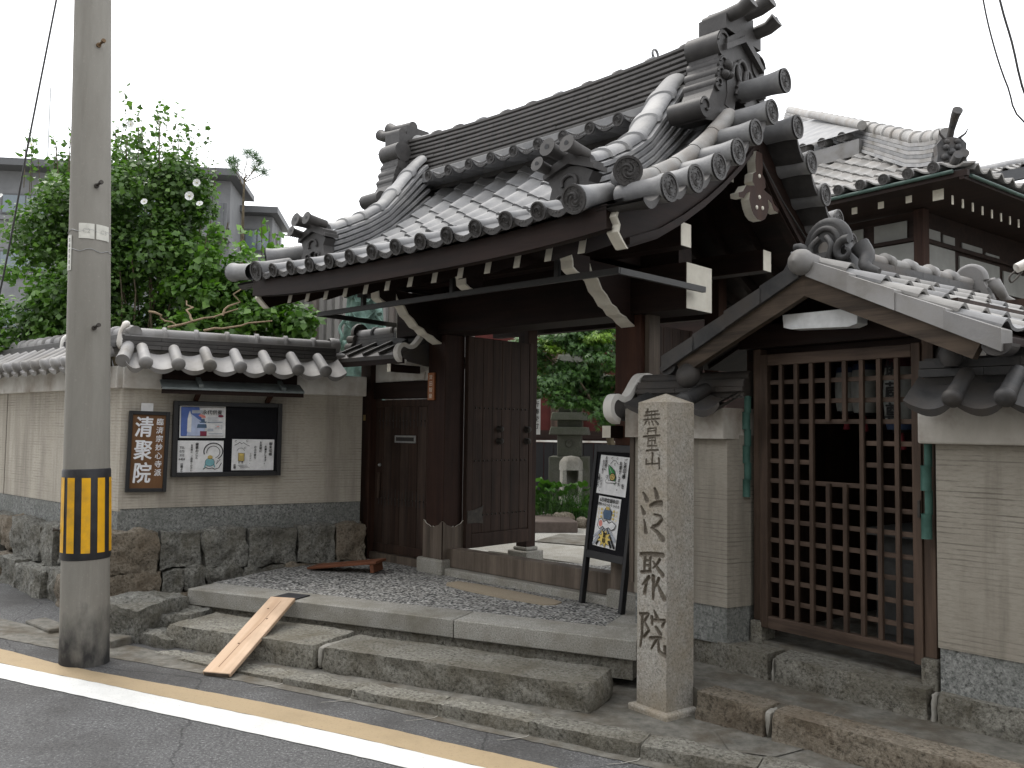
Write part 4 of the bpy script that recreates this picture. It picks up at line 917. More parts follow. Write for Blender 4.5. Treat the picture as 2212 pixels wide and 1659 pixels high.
# hewn stones under both walls, fitted with narrow dark joints
def stone_row(root, specs, y0, seed, mat=stone_rough, bat=.0):
    for i, (xa, xb, za, zb) in enumerate(specs):
        w = xb - xa - .004; h = zb - za - .003; gq = random.Random(seed * 7 + i)
        o = rough_block(w, .34, h, seed + i, .036, .022, .075).build('stone', mat if (i + seed) % 5 else stone_brown, root, T(((xa + xb) / 2, y0 + .17 + gq.uniform(-.03, .012) + bat * (.7 - (za + zb) / 2), (za + zb) / 2)) @ RY(gq.uniform(-2, 2)) @ RZ(gq.uniform(-4, 4)))
stone_row(sw, [(-.05, .285, .43, .755), (.285, .60, .45, .745), (.60, .945, .44, .75), (.945, 1.34, .44, .735), (1.34, 1.69, .43, .745), (1.69, 1.96, .42, .74)], -.10, 60)
stone_row(sw, [(-.06, .30, .19, .44), (.30, .46, .2, .45), (.46, .62, .28, .45), (.62, .92, .30, .445), (.92, 1.25, .33, .445), (1.25, 1.6, .34, .435), (1.6, 1.96, .34, .43)], -.13, 70)
stone_row(sw, [(-.1, .25, .0, .20), (.25, .6, .02, .26)], -.17, 80, stone_brown)
stone_row(lw, [(-.42, .02, .42, .74), (-.72, -.42, .45, .73), (-1.02, -.72, .40, .745), (-1.35, -1.02, .44, .73), (-1.62, -1.35, .42, .75), (-1.95, -1.62, .46, .74), (-2.3, -1.95, .42, .74), (-2.7, -2.3, .42, .74), (-3.1, -2.7, .42, .74), (-3.6, -3.1, .42, .74)], -.12, 90, bat=-.25)
stone_row(lw, [(-.35, .0, .05, .43), (-.62, -.35, .08, .45), (-.86, -.62, .05, .42), (-1.15, -.86, .08, .43), (-1.5, -1.15, .05, .44), (-1.8, -1.5, .06, .44), (-2.15, -1.8, .05, .43), (-2.6, -2.15, .05, .43), (-3.1, -2.6, .05, .43), (-3.6, -3.1, .05, .43)], -.16, 110, bat=-.25)
m = MB(); m.box(-3.6, -.02, .02, .25, 0, .74); m.build('stone_backing', stone_brown, lw)
m = MB(); m.box(.0, 1.95, .02, .25, 0, .74); m.build('stone_backing', stone_brown, sw)

# ---- brown name board
def brush(parent, name, txt, size, M, mat, pitch, bold, xs=1.0):
    t = MB(); text_mesh(txt, size, t, M, 0, bold, True, pitch, xs); return t.build(name, mat, parent)
SIGN = SW @ T((.192, -.016, 1.352)) @ RY(.9)
sg = thing('name_board', 'brown board with black frame and large white characters on the plaster wall', 'sign', SIGN)
m = MB(); m.box(-.125, .125, -.014, .0, -.285, .285); m.build('panel', M_wood('brown_sign_panel', (.13, .066, .03), (.17, .088, .042), 'z', rnd=0, scale=20, bump=.1), sg)
for a in ((-.146, -.118, -.308, .308), (.118, .146, -.308, .308), (-.118, .118, .28, .308), (-.118, .118, -.308, -.28)):
    m = MB(); m.box(a[0], a[1], -.026, .003, a[2], a[3]); m.build('frame_strip', black, sg, bevel=.002)
FT = RX(90)
sheen = M_plain('white_sign_paint', (.78, .79, .82), .5, .4)
brush(sg, 'large_lettering', '清聚院', .165, T((-.034, -.0148, .175)) @ FT, sheen, 1.06, .0036, .80)
brush(sg, 'small_lettering', '臨済宗妙心寺派', .056, T((.078, -.0148, .225)) @ FT, sheen, 1.16, .0009, .95)
m = MB(); m.box(.135, .222, -.022, -.02, 1.66, 1.722); tag(m.build('paper_slip', paper, None, SW), 'small blank white paper slip above the brown name board', 'paper')

# ---- notice board with its little roof
NB = SW @ T((.79, 0, 0))
nb = thing('notice_board', 'wide black notice board under a small metal canopy on the wall', 'notice board', NB)
m = MB(); m.box(-.40, .40, -.035, -.003, 1.17, 1.73); m.build('back_panel', felt, nb)
for a in ((-.425, -.39, 1.155, 1.745), (.385, .42, 1.155, 1.745), (-.39, .385, 1.71, 1.745), (-.39, .385, 1.155, 1.19)):
    m = MB(); m.box(a[0], a[1], -.065, -.004, a[2], a[3]); m.build('frame_strip', black, nb, bevel=.003)
m = MB(); m.prism([(-.085, 1.905), (-.225, 1.842), (-.225, 1.828), (-.085, 1.89)], YZ, -.54, .55); cn = m.build('canopy', grey_paint, nb, fix=True)
for x in (-.26, .38):
    m = MB(); m.bar((x, -.085, 1.922), (x, -.228, 1.858), .034, .026); m.build('batten', grey_paint, cn)
m = MB(); m.box(-.54, .55, -.205, -.19, 1.795, 1.828); m.build('canopy_fascia', wood_dark_x, cn)
m = MB(); m.box(-.52, .53, -.084, .0, 1.84, 1.985); m.build('canopy_back', wood_dark_x, cn)
for x in (-.26, .3):
    m = MB(); m.bar((x, -.02, 1.75), (x, -.17, 1.82), .03, .03); m.build('canopy_strut', wood_red_z, cn)
# papers pinned on it: slightly curled sheets with print
def sheet(name, label, M, w, h, seed, mat=paper, parent=None):
    m = MB(); rnd = random.Random(seed); c = [rnd.uniform(-.004, .006) for _ in range(4)]
    m.grid(lambda i, j: Vector(((i - .5) * w, -.001 - (c[0] * i * j + c[1] * (1 - i) * (1 - j)) * .8 - .002 * math.sin(i * 7 + seed) * (1 - j), (j - .5) * h)), 10, 6)
    o = m.build(name, mat, None, M); tag(o, label, 'poster', 'papers on the notice board'); return o
blue = M_plain('poster_blue', (.10, .16, .42), .7, .2); pale_blue = M_plain('poster_pale_blue', (.45, .52, .70), .7, .2); pink = M_plain('poster_pink', (.72, .28, .24), .7, .2); maroon = M_plain('poster_maroon', (.22, .04, .07), .7, .2)
greyp = M_plain('poster_grey', (.42, .45, .50), .7, .2); teal = M_plain('doodle_teal', (.20, .42, .46), .7, .2); ochre = M_plain('doodle_ochre', (.50, .38, .13), .7, .2); green = M_plain('doodle_green', (.05, .25, .08), .7, .2); gold = M_plain('doodle_yellow', (.72, .55, .16), .7, .2); navy = M_plain('doodle_slate', (.09, .14, .22), .7, .2)
PAL = [ink, blue, pale_blue, pink, maroon, greyp, teal, ochre, green, gold, navy, paper]
def printed(o, fn):
    t = MB(); fn(t, T((0, -.0075, 0)) @ FT); t.build('print', PAL, o)
P1 = sheet('poster', 'printed blue and white poster with statue photo, upper left of the board', NB @ T((-.203, -.038, 1.587)) @ RY(-.3), .348, .256, 1)
def art1(t, M):
    blob(t, [(-.165, -.112), (-.02, -.112), (.0, -.03), (-.03, .112), (-.165, .112)], M, 1, .0)
    blob(t, [(-.12, -.112), (.01, -.112), (.02, -.02), (-.05, .03), (-.09, .06)], M, 2, .0005)
    blob(t, [(-.118, -.08), (-.088, -.085), (-.085, .03), (-.094, .065), (-.1, .085), (-.108, .06), (-.116, .02)], M, 11, .001)
    for q in ([(-.045, -.05), (.03, -.05), (.026, -.02), (-.04, -.02)], [(-.02, -.01), (.02, -.01), (.03, .0), (-.03, .0)], [(-.014, .0), (.014, .0), (.012, .02), (-.014, .02)]): blob(t, q, M, 10, .001)
    blob(t, [(-.02, -.112), (.03, -.112), (.03, -.075), (-.02, -.075)], M, 4, .0015); blob(t, [(-.035, .045), (-.005, .03), (.02, .03), (.018, .045), (-.02, .06)], M, 3, .0015)
    blob(t, circ(.135, .045, .021, .01), M, 4, .001); blob(t, [(.035, -.075), (.08, -.075), (.08, -.055), (.035, -.055)], M, 5, .001)
    blob(t, [(-.16, .112), (.16, .112), (.16, .115), (-.16, .115)], M, 0, .001); blob(t, [(-.16, -.115), (.16, -.115), (.16, -.112), (-.16, -.112)], M, 0, .001)
    for i, ch_ in enumerate('永代供養'): text_mesh(ch_, .038, t, M @ T((.012 + i * .038, .072, .002)), 0, .0003)
    blob(t, [(-.085, .064), (-.005, .066), (-.005, .09), (-.085, .088)], M, 5, .0012)
    for k in range(5): stroke(t, [(.035, .035 - k * .007), (.12 - .01 * (k % 3), .035 - k * .007)], .0022, .0022, M, 5, .001)
    stroke(t, [(.035, -.005), (.15, -.003)], .005, .004, M, 10, .001)
    for k in range(3): stroke(t, [(.09, -.03 - k * .012), (.15, -.03 - k * .012)], .002, .002, M, 5, .001); stroke(t, [(.1 + k * .022, -.022), (.1 + k * .022, -.062)], .002, .002, M, 5, .001)
    stroke(t, [(.105, -.038), (.125, -.038)], .006, .006, M, 3, .0015); stroke(t, [(.045, -.095), (.15, -.095)], .006, .006, M, 5, .001)
printed(P1, art1)
P2 = sheet('poster', 'white hand-drawn notice with swirling figure, lower left of the board', NB @ T((-.212, -.040, 1.312)), .345, .25, 2)
def art2(t, M):
    stroke(t, [(.02, -.1), (.04, -.085), (.06, -.095), (.09, -.09), (.11, -.1), (.14, -.09), (.16, -.05)], .006, .006, M, 0)
    stroke(t, circ(.095, .04, .072, .066, 24, -60, 200), .007, .009, M, 0); stroke(t, circ(.095, .035, .05, .048, 20, -70, 190), .004, .005, M, 0)
    stroke(t, [(.15, -.02), (.12, -.06), (.13, -.03)], .004, .004, M, 0)
    blob(t, circ(.07, -.045, .034, .03), M, 6, .0006); blob(t, circ(.072, -.006, .02, .016), M, 7, .0008); stroke(t, circ(.07, -.045, .036, .032, 16), .003, .003, M, 0, .001, True)
    for dx in (-.03, .03): stroke(t, [(.07 + dx, -.06), (.07 + dx * 1.3, -.085)], .012, .009, M, 6, .0009)
    text_mesh('佛事のこと', .026, t, M @ T((-.03, .095, .001)), 0, .0006, True, 1.0); text_mesh('お気軽に ご相談ください', .0175, t, M @ T((-.068, .088, .001)), 0, .0004, True, 1.02)
    for i, s_ in enumerate(('TEL', '075', '552', '6404')): text_mesh(s_, .024, t, M @ T((-.14, .07 - i * .03, .001)), 0, .0003, False)
    text_mesh('住職より', .02, t, M @ T((-.14, -.06, .001)), 0, .0004, True, .95)
printed(P2, art2)
P3 = sheet('poster', 'white hand-drawn notice with small walking figure, lower right of the board', NB @ T((.196, -.040, 1.325)) @ RY(.4), .338, .25, 3)
def art3(t, M):
    stroke(t, [(-.15, .075), (-.13, .085), (-.11, .1), (-.095, .088), (-.08, .098), (-.055, .08), (-.03, .07)], .005, .003, M, 0)
    for c in ((-.14, .108), (-.05, .112), (-.065, .055)): stroke(t, circ(*c, .009, .007, 8, 40, 320), .003, .002, M, 0)
    stroke(t, circ(-.1, .03, .028, .024, 12, 0, 180), .003, .003, M, 0); blob(t, [(-.118, -.05), (-.072, -.052), (-.07, .012), (-.12, .014)], M, 7, .0006)
    stroke(t, [(-.118, -.05), (-.072, -.052), (-.07, .012), (-.12, .014)], .003, .003, M, 0, .001, True); blob(t, circ(-.095, -.0, .014, .008), M, 9, .001)
    for dx in (-.11, -.085): stroke(t, [(dx, -.05), (dx - .002, -.07)], .006, .006, M, 0, .001)
    for k in range(3): stroke(t, [(-.12 + k * .01, -.085 - k * .01), (-.05 + k * .012, -.083 - k * .01)], .003, .002, M, 0)
    text_mesh('御朱印帳', .028, t, M @ T((.138, .088, .001)), 0, .0006, True, 1.0); text_mesh('お書きします。', .021, t, M @ T((.098, .065, .001)), 0, .0005, True, 1.05)
    text_mesh('お気軽に', .022, t, M @ T((.058, .098, .001)), 0, .0005, True, 1.05); text_mesh('お立ち寄り', .021, t, M @ T((.014, .062, .001)), 0, .0005, True, 1.05)
    text_mesh('ください。', .016, t, M @ T((-.022, .005, .001)), 0, .0003, True, 1.1); text_mesh('住職', .02, t, M @ T((-.145, -.085, .001)), 0, .0004, True, .95)
printed(P3, art3)

# ------------------------------------------------------------------ wicket gate between wall and main gate
wood_wick = M_wood('weathered_wicket_wood', (.022, .015, .012), (.062, .042, .033), 'z', scale=12)
wk = thing('wicket_gate', 'low dark plank side door with its own small tiled roof left of the gate', 'gate', GATE)
m = MB(); m.box(-2.02, -1.875, -.05, .08, .42, 2.12); m.build('jamb_post', wood_dark_z, wk, bevel=.004)
m = MB(); m.box(-1.06, -1.04, -.03, .05, .42, 2.1); m.build('jamb_post', wood_dark_z, wk)
m = MB(); m.box(-1.874, -1.061, -.02, .07, 1.81, 1.955); m.build('lintel', wood_dark_x, wk, bevel=.004)
m = MB(); m.box(-1.87, -1.065, .0, .04, 1.957, 2.16); m.build('plaster_panel', lime, wk)
m = MB(); m.box(-1.87, -1.062, -.03, .06, .41, .48); m.build('sill', wood_grey_z, wk)
m = MB(); m.box(-1.86, -1.065, .02, .05, .485, 1.80); dr = m.build('door_leaf', wood_door, wk)
for k in range(7):
    m = MB(); w = .795 / 7; wood_wk = wood_wick if k % 2 else wood_door; m.box(-1.86 + k * w + .002, -1.86 + (k + 1) * w - .002, .006, .02, .56, 1.74); m.build('plank', wood_wk, dr, T((0, .001 * (k % 2), 0)), bevel=.003)
for z0_, z1_ in ((.485, .56), (1.74, 1.80)):
    m = MB(); m.box(-1.86, -1.065, .0, .02, z0_, z1_); m.build('door_rail', wood_door, dr, bevel=.004)
for z in (.95, 1.62):
    for k in range(16): link('stud', stud_me, dr, T((-1.8 + .046 * k, .005, z)) @ RX(90))
m = MB()
for z in (.95, 1.62):      # rust and weather streaks around each nail
    for k in range(16): stroke(m, [(-1.8 + .046 * k, z - .045 - .03 * random.random()), (-1.8 + .046 * k, z + .03), (-1.8 + .046 * k, z + .06 + .04 * random.random())], .010, .004, T((0, .0045, 0)) @ RX(90), 0)
m.build('nail_streak', black, dr)['kind'] = 'stuff'
m = MB(); m.box(-1.585, -1.31, -.004, .006, 1.432, 1.495); ms_ = m.build('mail_slot', galv, dr, bevel=.003)
m = MB(); m.box(-1.565, -1.33, -.0055, -.004, 1.447, 1.48); m.build('slot_flap', black_metal, ms_)
m = MB(); m.box(-1.80, -1.775, -.015, .0, .95, 1.17); m.build('pull_handle', wood_lat_z, dr, bevel=.004)
m = MB(); m.lathe([(.014, 0), (.014, .01), (.009, .02), (0, .024)], 12, T((-1.78, .0, 1.235)) @ RX(90)); m.build('lock', galv, dr)
m = MB(); m.box(-1.965, -1.94, -.058, -.05, 1.62, 1.67); m.build('wall_tag', M_plain('brass_tag', (.45, .32, .13), .5), wk)
# small roof: boarded slopes with battens, coursed ridge
for sg_ in (-1, 1):
    m = MB(); y1 = sg_ * .36
    m.prism([(0, 2.30), (y1, 2.145), (y1, 2.112), (0, 2.265)], YZ, -2.1, -1.06); rf = m.build('roof_slope', tile_old, wk, fix=True)
    for k in range(5):
        x = -2.0 + k * .215
        m = MB(); m.bar((x, sg_ * .05, 2.30), (x, sg_ * .365, 2.162), .022, .028); m.build('batten', tile_old, rf)
    m = MB(); m.box(-2.1, -1.06, min(y1, y1 - sg_ * .02), max(y1, y1 - sg_ * .02), 2.07, 2.113); m.build('eave_board', wood_dark_x, rf)
for c in range(3):
    m = MB()
    for p, q in ((-2.12, -1.86), (-1.858, -1.56), (-1.558, -1.28), (-1.278, -1.06)):
        m.box(p + (c % 2) * .08 if p > -2.1 else p, q + (c % 2) * .08 - .002 if q < -1.1 else q, -.075 + .008 * c, .075 - .008 * c, 2.275 + .033 * c, 2.305 + .033 * c)
    m.build('ridge_course', tile_old, wk)
m = MB(); m.tube([(-2.12, 0, 2.395), (-1.06, 0, 2.395)], .043, 16); m.build('ridge_tile', tile_cap, wk)
for x in (-1.88, -1.6, -1.32):
    m = MB(); m.tube([(x - .02, 0, 2.395), (x - .012, 0, 2.395), (x + .012, 0, 2.395), (x + .02, 0, 2.395)], [.045, .057, .057, .045], 16, cap=False); m.build('rib', tile_old, wk)
m = MB(); m.lathe([(.085, -.02), (.09, 0), (.08, .03), (.055, .04), (.05, .02), (0, .02)], 18, T((-2.12, 0, 2.41)) @ RY(-90))
for dy, dz in ((-.07, -.06), (.07, -.06), (-.09, -.13), (.09, -.13)): m.tube([(-2.18, dy, 2.41 + dz), (-2.08, dy, 2.41 + dz)], .035, 12)
m.build('ridge_end_tile', tile_old, wk)
# scrolled white plaster verge where the little roof meets the post
def scroll_verge(parent, x, y0, z0, s, thick=.04, flip=1):
    pts = [(.0, .30), (-.05, .275), (-.09, .24), (-.13, .20), (-.16, .17), (-.20, .155), (-.245, .17), (-.285, .16), (-.315, .125), (-.32, .08), (-.30, .045), (-.26, .02), (-.215, .01)]
    P = [(y0 + a * s, z0 + b * s) for a, b in pts]; P = [tuple(q) for q in [(v.x, v.y) for v in [Vector((a, b, 0)) for a, b in smooth(P, 2)]]]
    inner = [(a + .03 * s, b - .03 * s) for a, b in P]
    body = P + [(y0 + .02, z0 + .0), (y0 + .04, z0 + .28 * s)]
    m = MB(); m.prism(body, YZ, x, x + flip * thick); o = m.build('scroll_verge', tile_old, parent, fix=True)
    m = MB(); path = [(Vector((x - .004 * flip, a, b)), Vector((1, 0, 0)), Vector((0, 0, 1))) for a, b in P]
    m.tube([(x + flip * thick * .5, a, b) for a, b in P], .02 * s, 8); m.build('plaster_edge', lime, o)
WKSCROLL = True
m = MB(); m.box(-1.25, -1.21, -.36, -.05, 2.01, 2.07); q = m.build('purlin_stub', wood_dark_y, wk)
m = MB(); m.box(-1.252, -1.208, -.364, -.3605, 2.008, 2.072); m.build('white_end', white, q)
m = MB(); m.box(-1.165, -1.064, -.02, .0, 1.965, 2.04); m.box(-1.6, -1.2, -.012, .0, 1.96, 2.03); m.build('plaster_patch', lime, wk, bevel=.003)

# ------------------------------------------------------------------ loose boards
def plank(name, label, A, B, w, th, mat, feet=False):
    A = Vector(A); B = Vector(B); d = B - A; L = d.length; z = d.normalized(); M = Matrix.Translation(A) @ z.to_track_quat('X', 'Z').to_matrix().to_4x4()
    t = thing(name, label, 'board', M); m = MB(); m.box(0, L, -w / 2, w / 2, 0, th); b = m.build('board', mat, t, bevel=.004)
    return t, L
t, L = plank('ramp_plank', 'fresh pale wooden plank leaning as a ramp up the stone steps', (-1.645, 4.93, .142), (-1.47, 5.66, .425), .175, .024, wood_plank)
for x, y in ((.28, .02), (.55, -.02), (.66, .03)):
    m = MB(); m.lathe([(.007, .0245), (.005, .0246), (0, .0247)], 10, T((x, y, 0))); m.build('knot', M_plain('knot_brown', (.10, .045, .02), .7), t)
m = MB(); stroke(m, [(.05, .015), (.3, .01), (.5, -.008), (L - .05, -.012)], .005, .003, T((0, 0, .0243))); m.build('grain_crack', M_plain('grain_dark', (.16, .08, .04), .8), t)
m = MB(); m.box(-.003, .014, -.078, .078, -.002, .02); m.build('worn_end', wood_grey_z, t)
m = MB(); m.box(-.09, .09, -.10, .10, .0, .006); tag(m.build('rubber_mat', rubber, None, frame(-1.46, 5.78, .422, -24)), 'small black rubber mat on the platform edge at the plank top', 'mat')
def g2w(x, y, z): return GATE @ Vector((x, y, z))
t, L = plank('low_ramp_board', 'short red-brown board lying on the pebbles before the side door', g2w(-1.72, -.70, .425), g2w(-1.2, -.42, .50), .2, .02, wood_plank_r)
m = MB(); m.box(L - .06, L - .03, -.09, .09, -.065, 0); m.build('cleat', wood_plank_r, t)

# ------------------------------------------------------------------ standing sign on the platform
AF = frame(.462, 5.769, .42, math.degrees(math.atan2(5.383 - 5.769, .704 - .462)))
af = thing('easel_sign', 'black easel sign with two hand-drawn notices in front of the gate post', 'sign', AF @ T((.02, 0, 0)))
Wd = .44; tilt = RX(-7)
def fr(x0, x1, z0, z1, name='frame_rail'):
    m = MB(); m.box(x0, x1, -.018, .018, z0, z1); return m.build(name, black, af, tilt, bevel=.003)
fr(0, .032, 0, 1.05, 'leg'); fr(Wd - .032, Wd, 0, 1.05, 'leg'); fr(.032, Wd - .032, 1.0, 1.05); fr(.032, Wd - .032, .30, .35)
m = MB(); m.box(.03, Wd - .03, -.008, .010, .34, 1.01); m.build('panel', felt, af, tilt)
for x in (.02, Wd - .03):
    m = MB(); m.bar((x, .15, 1.0), (x, .40, .0), .025, .025); m.build('rear_leg', black, af)
E4 = AF @ T((.02, 0, 0)) @ tilt
P4 = sheet('poster', 'white notice with snail on a green leaf, upper on the easel', E4 @ T((.215, -.009, .85)) @ RY(2.0), .30, .255, 5); P4['group'] = 'papers on the easel sign'
def art4(t, M):
    stroke(t, [(-.03, .075), (-.015, .09), (.0, .102), (.01, .095), (.02, .1), (.035, .085), (.05, .075)], .004, .003, M, 0)
    for c in ((-.02, .112), (.035, .112), (.015, .075)): stroke(t, circ(*c, .008, .006, 8, 40, 320), .0025, .002, M, 0)
    leaf = [(-.05, .068), (-.02, .055), (.02, .03), (.038, -.01), (.036, -.06), (.02, -.045), (-.01, -.02), (-.035, .01), (-.045, .04)]
    blob(t, leaf, M, 8, .0004); stroke(t, leaf, .004, .004, M, 0, .0006, True); stroke(t, [(-.048, .065), (-.01, .02), (.034, -.055)], .002, .002, M, 11, .0007)
    blob(t, circ(.005, -.01, .028, .024), M, 7, .001); stroke(t, circ(.005, -.01, .028, .024), .005, .005, M, 0, .0012, True); stroke(t, circ(.006, -.008, .013, .011, 12, 0, 300), .003, .003, M, 0, .0013)
    blob(t, [(-.06, -.04), (-.045, -.02), (-.03, -.035), (.04, -.035), (.05, -.045), (-.03, -.052), (-.055, -.052)], M, 11, .0011); stroke(t, [(-.06, -.04), (-.045, -.02), (-.03, -.035), (.04, -.035), (.05, -.045), (-.03, -.052), (-.055, -.052)], .003, .003, M, 0, .0013, True)
    for c in ((-.055, -.012), (-.04, -.008)): stroke(t, circ(*c, .007, .007, 10), .0025, .0025, M, 0, .0014, True)
    text_mesh('ご朱印帳 を', .034, t, M @ T((.118, .098, .001)), 0, .0009, True, .95); text_mesh('お書きします。', .028, t, M @ T((.075, .082, .001)), 0, .0007, True, .98)
    text_mesh('お気軽に', .025, t, M @ T((-.078, .108, .001)), 0, .0006, True, .95); text_mesh('お立ち寄り ください。', .020, t, M @ T((-.105, .085, .001)), 0, .0005, True, .95); text_mesh('住職より', .024, t, M @ T((-.135, -.01, .001)), 0, .0007, True, .95)
printed(P4, art4)
P5 = sheet('poster', 'white notice with rays, yellow burst and a white cloud, lower on the easel', E4 @ T((.205, -.009, .545)) @ RY(2.5), .235, .325, 6); P5['group'] = 'papers on the easel sign'
def art5(t, M):
    for k in range(9):
        a = R(200 + k * 17.5); stroke(t, [(.02 * math.cos(a), -.02 + .03 * math.sin(a)), (max(-.112, min(.112, .26 * math.cos(a))), max(-.155, -.02 + .26 * math.sin(a)))], .006, .02, M, 0 if k % 2 else 5, .0004 + .0001 * k)
    burst = []
    for k in range(18):
        a = R(20 + k * 20); q = .062 if k % 2 else .035; burst.append((q * 1.15 * math.cos(a), -.105 + q * .95 * math.sin(a)))
    blob(t, burst, M, 9, .0016); stroke(t, burst, .003, .003, M, 0, .0018, True)
    cl = [(-.085, -.03), (-.08, .01), (-.05, .022), (-.025, .0), (.0, .015), (.03, -.002), (.06, .012), (.1, -.005), (.09, -.03), (.06, -.045), (.03, -.03), (.0, -.045), (-.03, -.03), (-.06, -.05)]
    blob(t, cl, M, 11, .0022); stroke(t, cl, .005, .005, M, 0, .0024, True); blob(t, circ(-.055, -.013, .02, .022), M, 3, .0025)
    blob(t, [(-.03, .02), (.035, .02), (.045, .07), (.02, .09), (-.025, .088), (-.042, .06)], M, 10, .002); stroke(t, [(-.03, .02), (.035, .02), (.045, .07), (.02, .09), (-.025, .088), (-.042, .06)], .003, .003, M, 0, .0022, True)
    blob(t, [(-.02, .08), (.02, .08), (.015, .1), (-.02, .1)], M, 7, .0023)
    for s_ in (-1, 1):
        for k in range(3): blob(t, circ(s_ * .062, .03 + k * .024, .009, .009, 10), M, 9, .001); stroke(t, [(s_ * .085, .015 + k * .027), (s_ * .1, .027 + k * .027), (s_ * .088, .03 + k * .027)], .004, .003, M, 9, .001)
    text_mesh('6月限定御朱印', .03, t, M @ T((.0, .138, .001)), 0, .0008, False); text_mesh('雷除 かたつむり かえる', .021, t, M @ T((.0, .11, .001)), 0, .0004, False)
    text_mesh('雷除', .036, t, M @ T((.0, -.085, .003)), 0, .001, True, 1.0)
printed(P5, art5)
# ------------------------------------------------------------------ wall stub right of the gate
wa = thing('sleeve_wall', 'short ribbed plaster wall with sooty tiles behind the stone pillar', 'wall', GATE)
def ring(poly, z0, z1, name, mat, root, grow=0.0, bevel=0):
    c = (sum(p[0] for p in poly) / len(poly), sum(p[1] for p in poly) / len(poly))
    q = [(x + (min(grow, 0) if x > c[0] else -grow), y + (grow if y > c[1] else -grow)) for x, y in poly]
    m = MB(); m.prism(q, XYZ, z0, z1); return m.build(name, mat, root, bevel=bevel, fix=True)
foot = [(1.215, -.42), (1.83, -.42), (1.885, -.26), (1.885, -.16), (1.215, -.16)]
ring(foot, .60, 1.54, 'plaster', ribbed_shade, wa); ring(foot, .40, .599, 'terrazzo_base', terrazzo, wa, -.006)
ring(foot, 1.52, 1.69, 'plaster_band', lime_shade, wa, .045, .008)
m = MB(); m.box(1.185, 1.213, -.43, -.40, .66, 1.52); m.build('corner_bead', wood_grey_z, wa)
wall_cap_set(wa, 1.16, 1.88, 1.70, 1.875, -.56, -.24, .40, 1.66, tile_old, tile_old, noshi_h=.06, ridge_r=.035, rib=False, nw=.10)
m = MB(); m.lathe([(.06, 0), (.075, .03), (.06, .07), (.03, .085), (0, .088)], 14, T((1.62, -.45, 1.86)) @ RX(70)); m.tube([(1.62, -.42, 1.9), (1.62, -.4, 1.97)], .05, 10); m.build('drip_ornament', tile_old, wa)
def scroll_edge(parent, x, y0, z0, s, thick):
    pts = [(.10, .30), (.03, .315), (-.04, .30), (-.09, .25), (-.13, .20), (-.17, .165), (-.215, .16), (-.26, .18), (-.305, .165), (-.335, .12), (-.33, .065), (-.30, .03), (-.25, .01)]
    P = smooth([(y0 + a * s, z0 + b * s) for a, b in pts], 2); n = len(P); outer, inner = [], []
    for i, (a, b) in enumerate(P):
        A = Vector(P[max(i - 1, 0)]); B = Vector(P[min(i + 1, n - 1)]); d = (B - A).normalized(); nn = Vector((-d.y, d.x))
        outer.append((a - nn.x * .004, b - nn.y * .004)); inner.append((a + nn.x * .030 * s, b + nn.y * .030 * s))
    m = MB(); m.prism(inner + [(y0 + .02, z0), (y0 + .10 * s, z0 + .25 * s)], YZ, x + .012, x + thick - .006); o = m.build('scroll_verge', tile_old, parent, fix=True)
    m = MB(); m.prism(outer + inner[::-1], YZ, x, x + thick); m.build('plaster_edge', lime, o, fix=True)
scroll_edge(wa, 1.085, -.215, 1.59, 1.05, .06); scroll_edge(wk, -1.12, -.08, 2.06, .98, .055)
m = MB(); m.box(.83, .90, -.24, -.10, 1.51, 1.59); q = m.build('bracket_block', wood_dark_y, wa); m = MB(); m.box(.832, .898, -.2425, -.2405, 1.512, 1.588); m.build('white_end', white, q)

# ------------------------------------------------------------------ small lattice-door shrine
SHR = frame(1.398, 4.723, 0, -52.8)
sh = thing('small_shrine', 'small roofed shrine behind a brown wooden lattice door', 'shrine', SHR)
for x0, x1 in ((-.082, -.034), (.873, .93)):
    m = MB(); m.box(x0, x1, -.0, .10, .53, 2.02); m.build('jamb_post', wood_lat_z, sh, bevel=.004)
    m = MB(); m.box(x0 - .012, x1 + .012, -.02, .12, .38, .529); m.build('base_stone', stone_step, sh, bevel=.012)
m = MB(); m.box(-.16, 1.0, -.03, .09, 2.022, 2.15); m.build('lintel', wood_dark_x, sh, bevel=.005)
m = MB(); m.prism([(-.45, 1.93), (.43, 2.36), (1.31, 1.93), (1.31, 1.99), (.43, 2.42), (-.45, 1.99)], XZ, .06, .10); m.prism([(-.16, 2.08), (.43, 2.35), (1.02, 2.08), (1.02, 1.96), (-.16, 1.96)], XZ, .06, .09); m.build('gable_board', wood_dark_x, sh, fix=True)
# lattice door leaf
ld = MB(); ld.box(-.032, .018, -.012, .03, .50, 1.985); ld_o = ld.build('door_leaf', wood_lat_z, sh, bevel=.003)
for a in ((.828, .872, -.012, .03, .49, 1.99),):
    m = MB(); m.box(*a); m.build('stile', wood_lat_z, ld_o, bevel=.003)
for z0, z1 in ((1.925, 1.985), (.50, .565)):
    m = MB(); m.box(.019, .827, -.011, .029, z0, z1); m.build('rail', wood_lat_x, ld_o, bevel=.003)
bx = [.101, .195, .287, .383, .478, .571, .662, .753]; bw = .0115
for i, x in enumerate(bx):
    for z0, z1 in (((.566, 1.30), (1.619, 1.924)) if i in (3, 4) else ((.566, 1.924),)):
        m = MB(); m.box(x - bw, x + bw, -.009, .012, z0, z1); m.build('bar', wood_lat_z, ld_o, bevel=.002)
for k in range(13):
    z = 1.832 - .1072 * k
    if z < .6: continue
    for x0, x1 in (((.019, .274), (.584, .827)) if k in (3, 4) else ((.019, .827),)):
        m = MB(); m.box(x0, x1, .0125, .027, z - .012, z + .012); m.build('cross_bar', wood_lat_x, ld_o, bevel=.002)
m = MB(); m.box(.856, .868, -.02, -.012, 1.17, 1.25); m.build('latch', iron, ld_o)
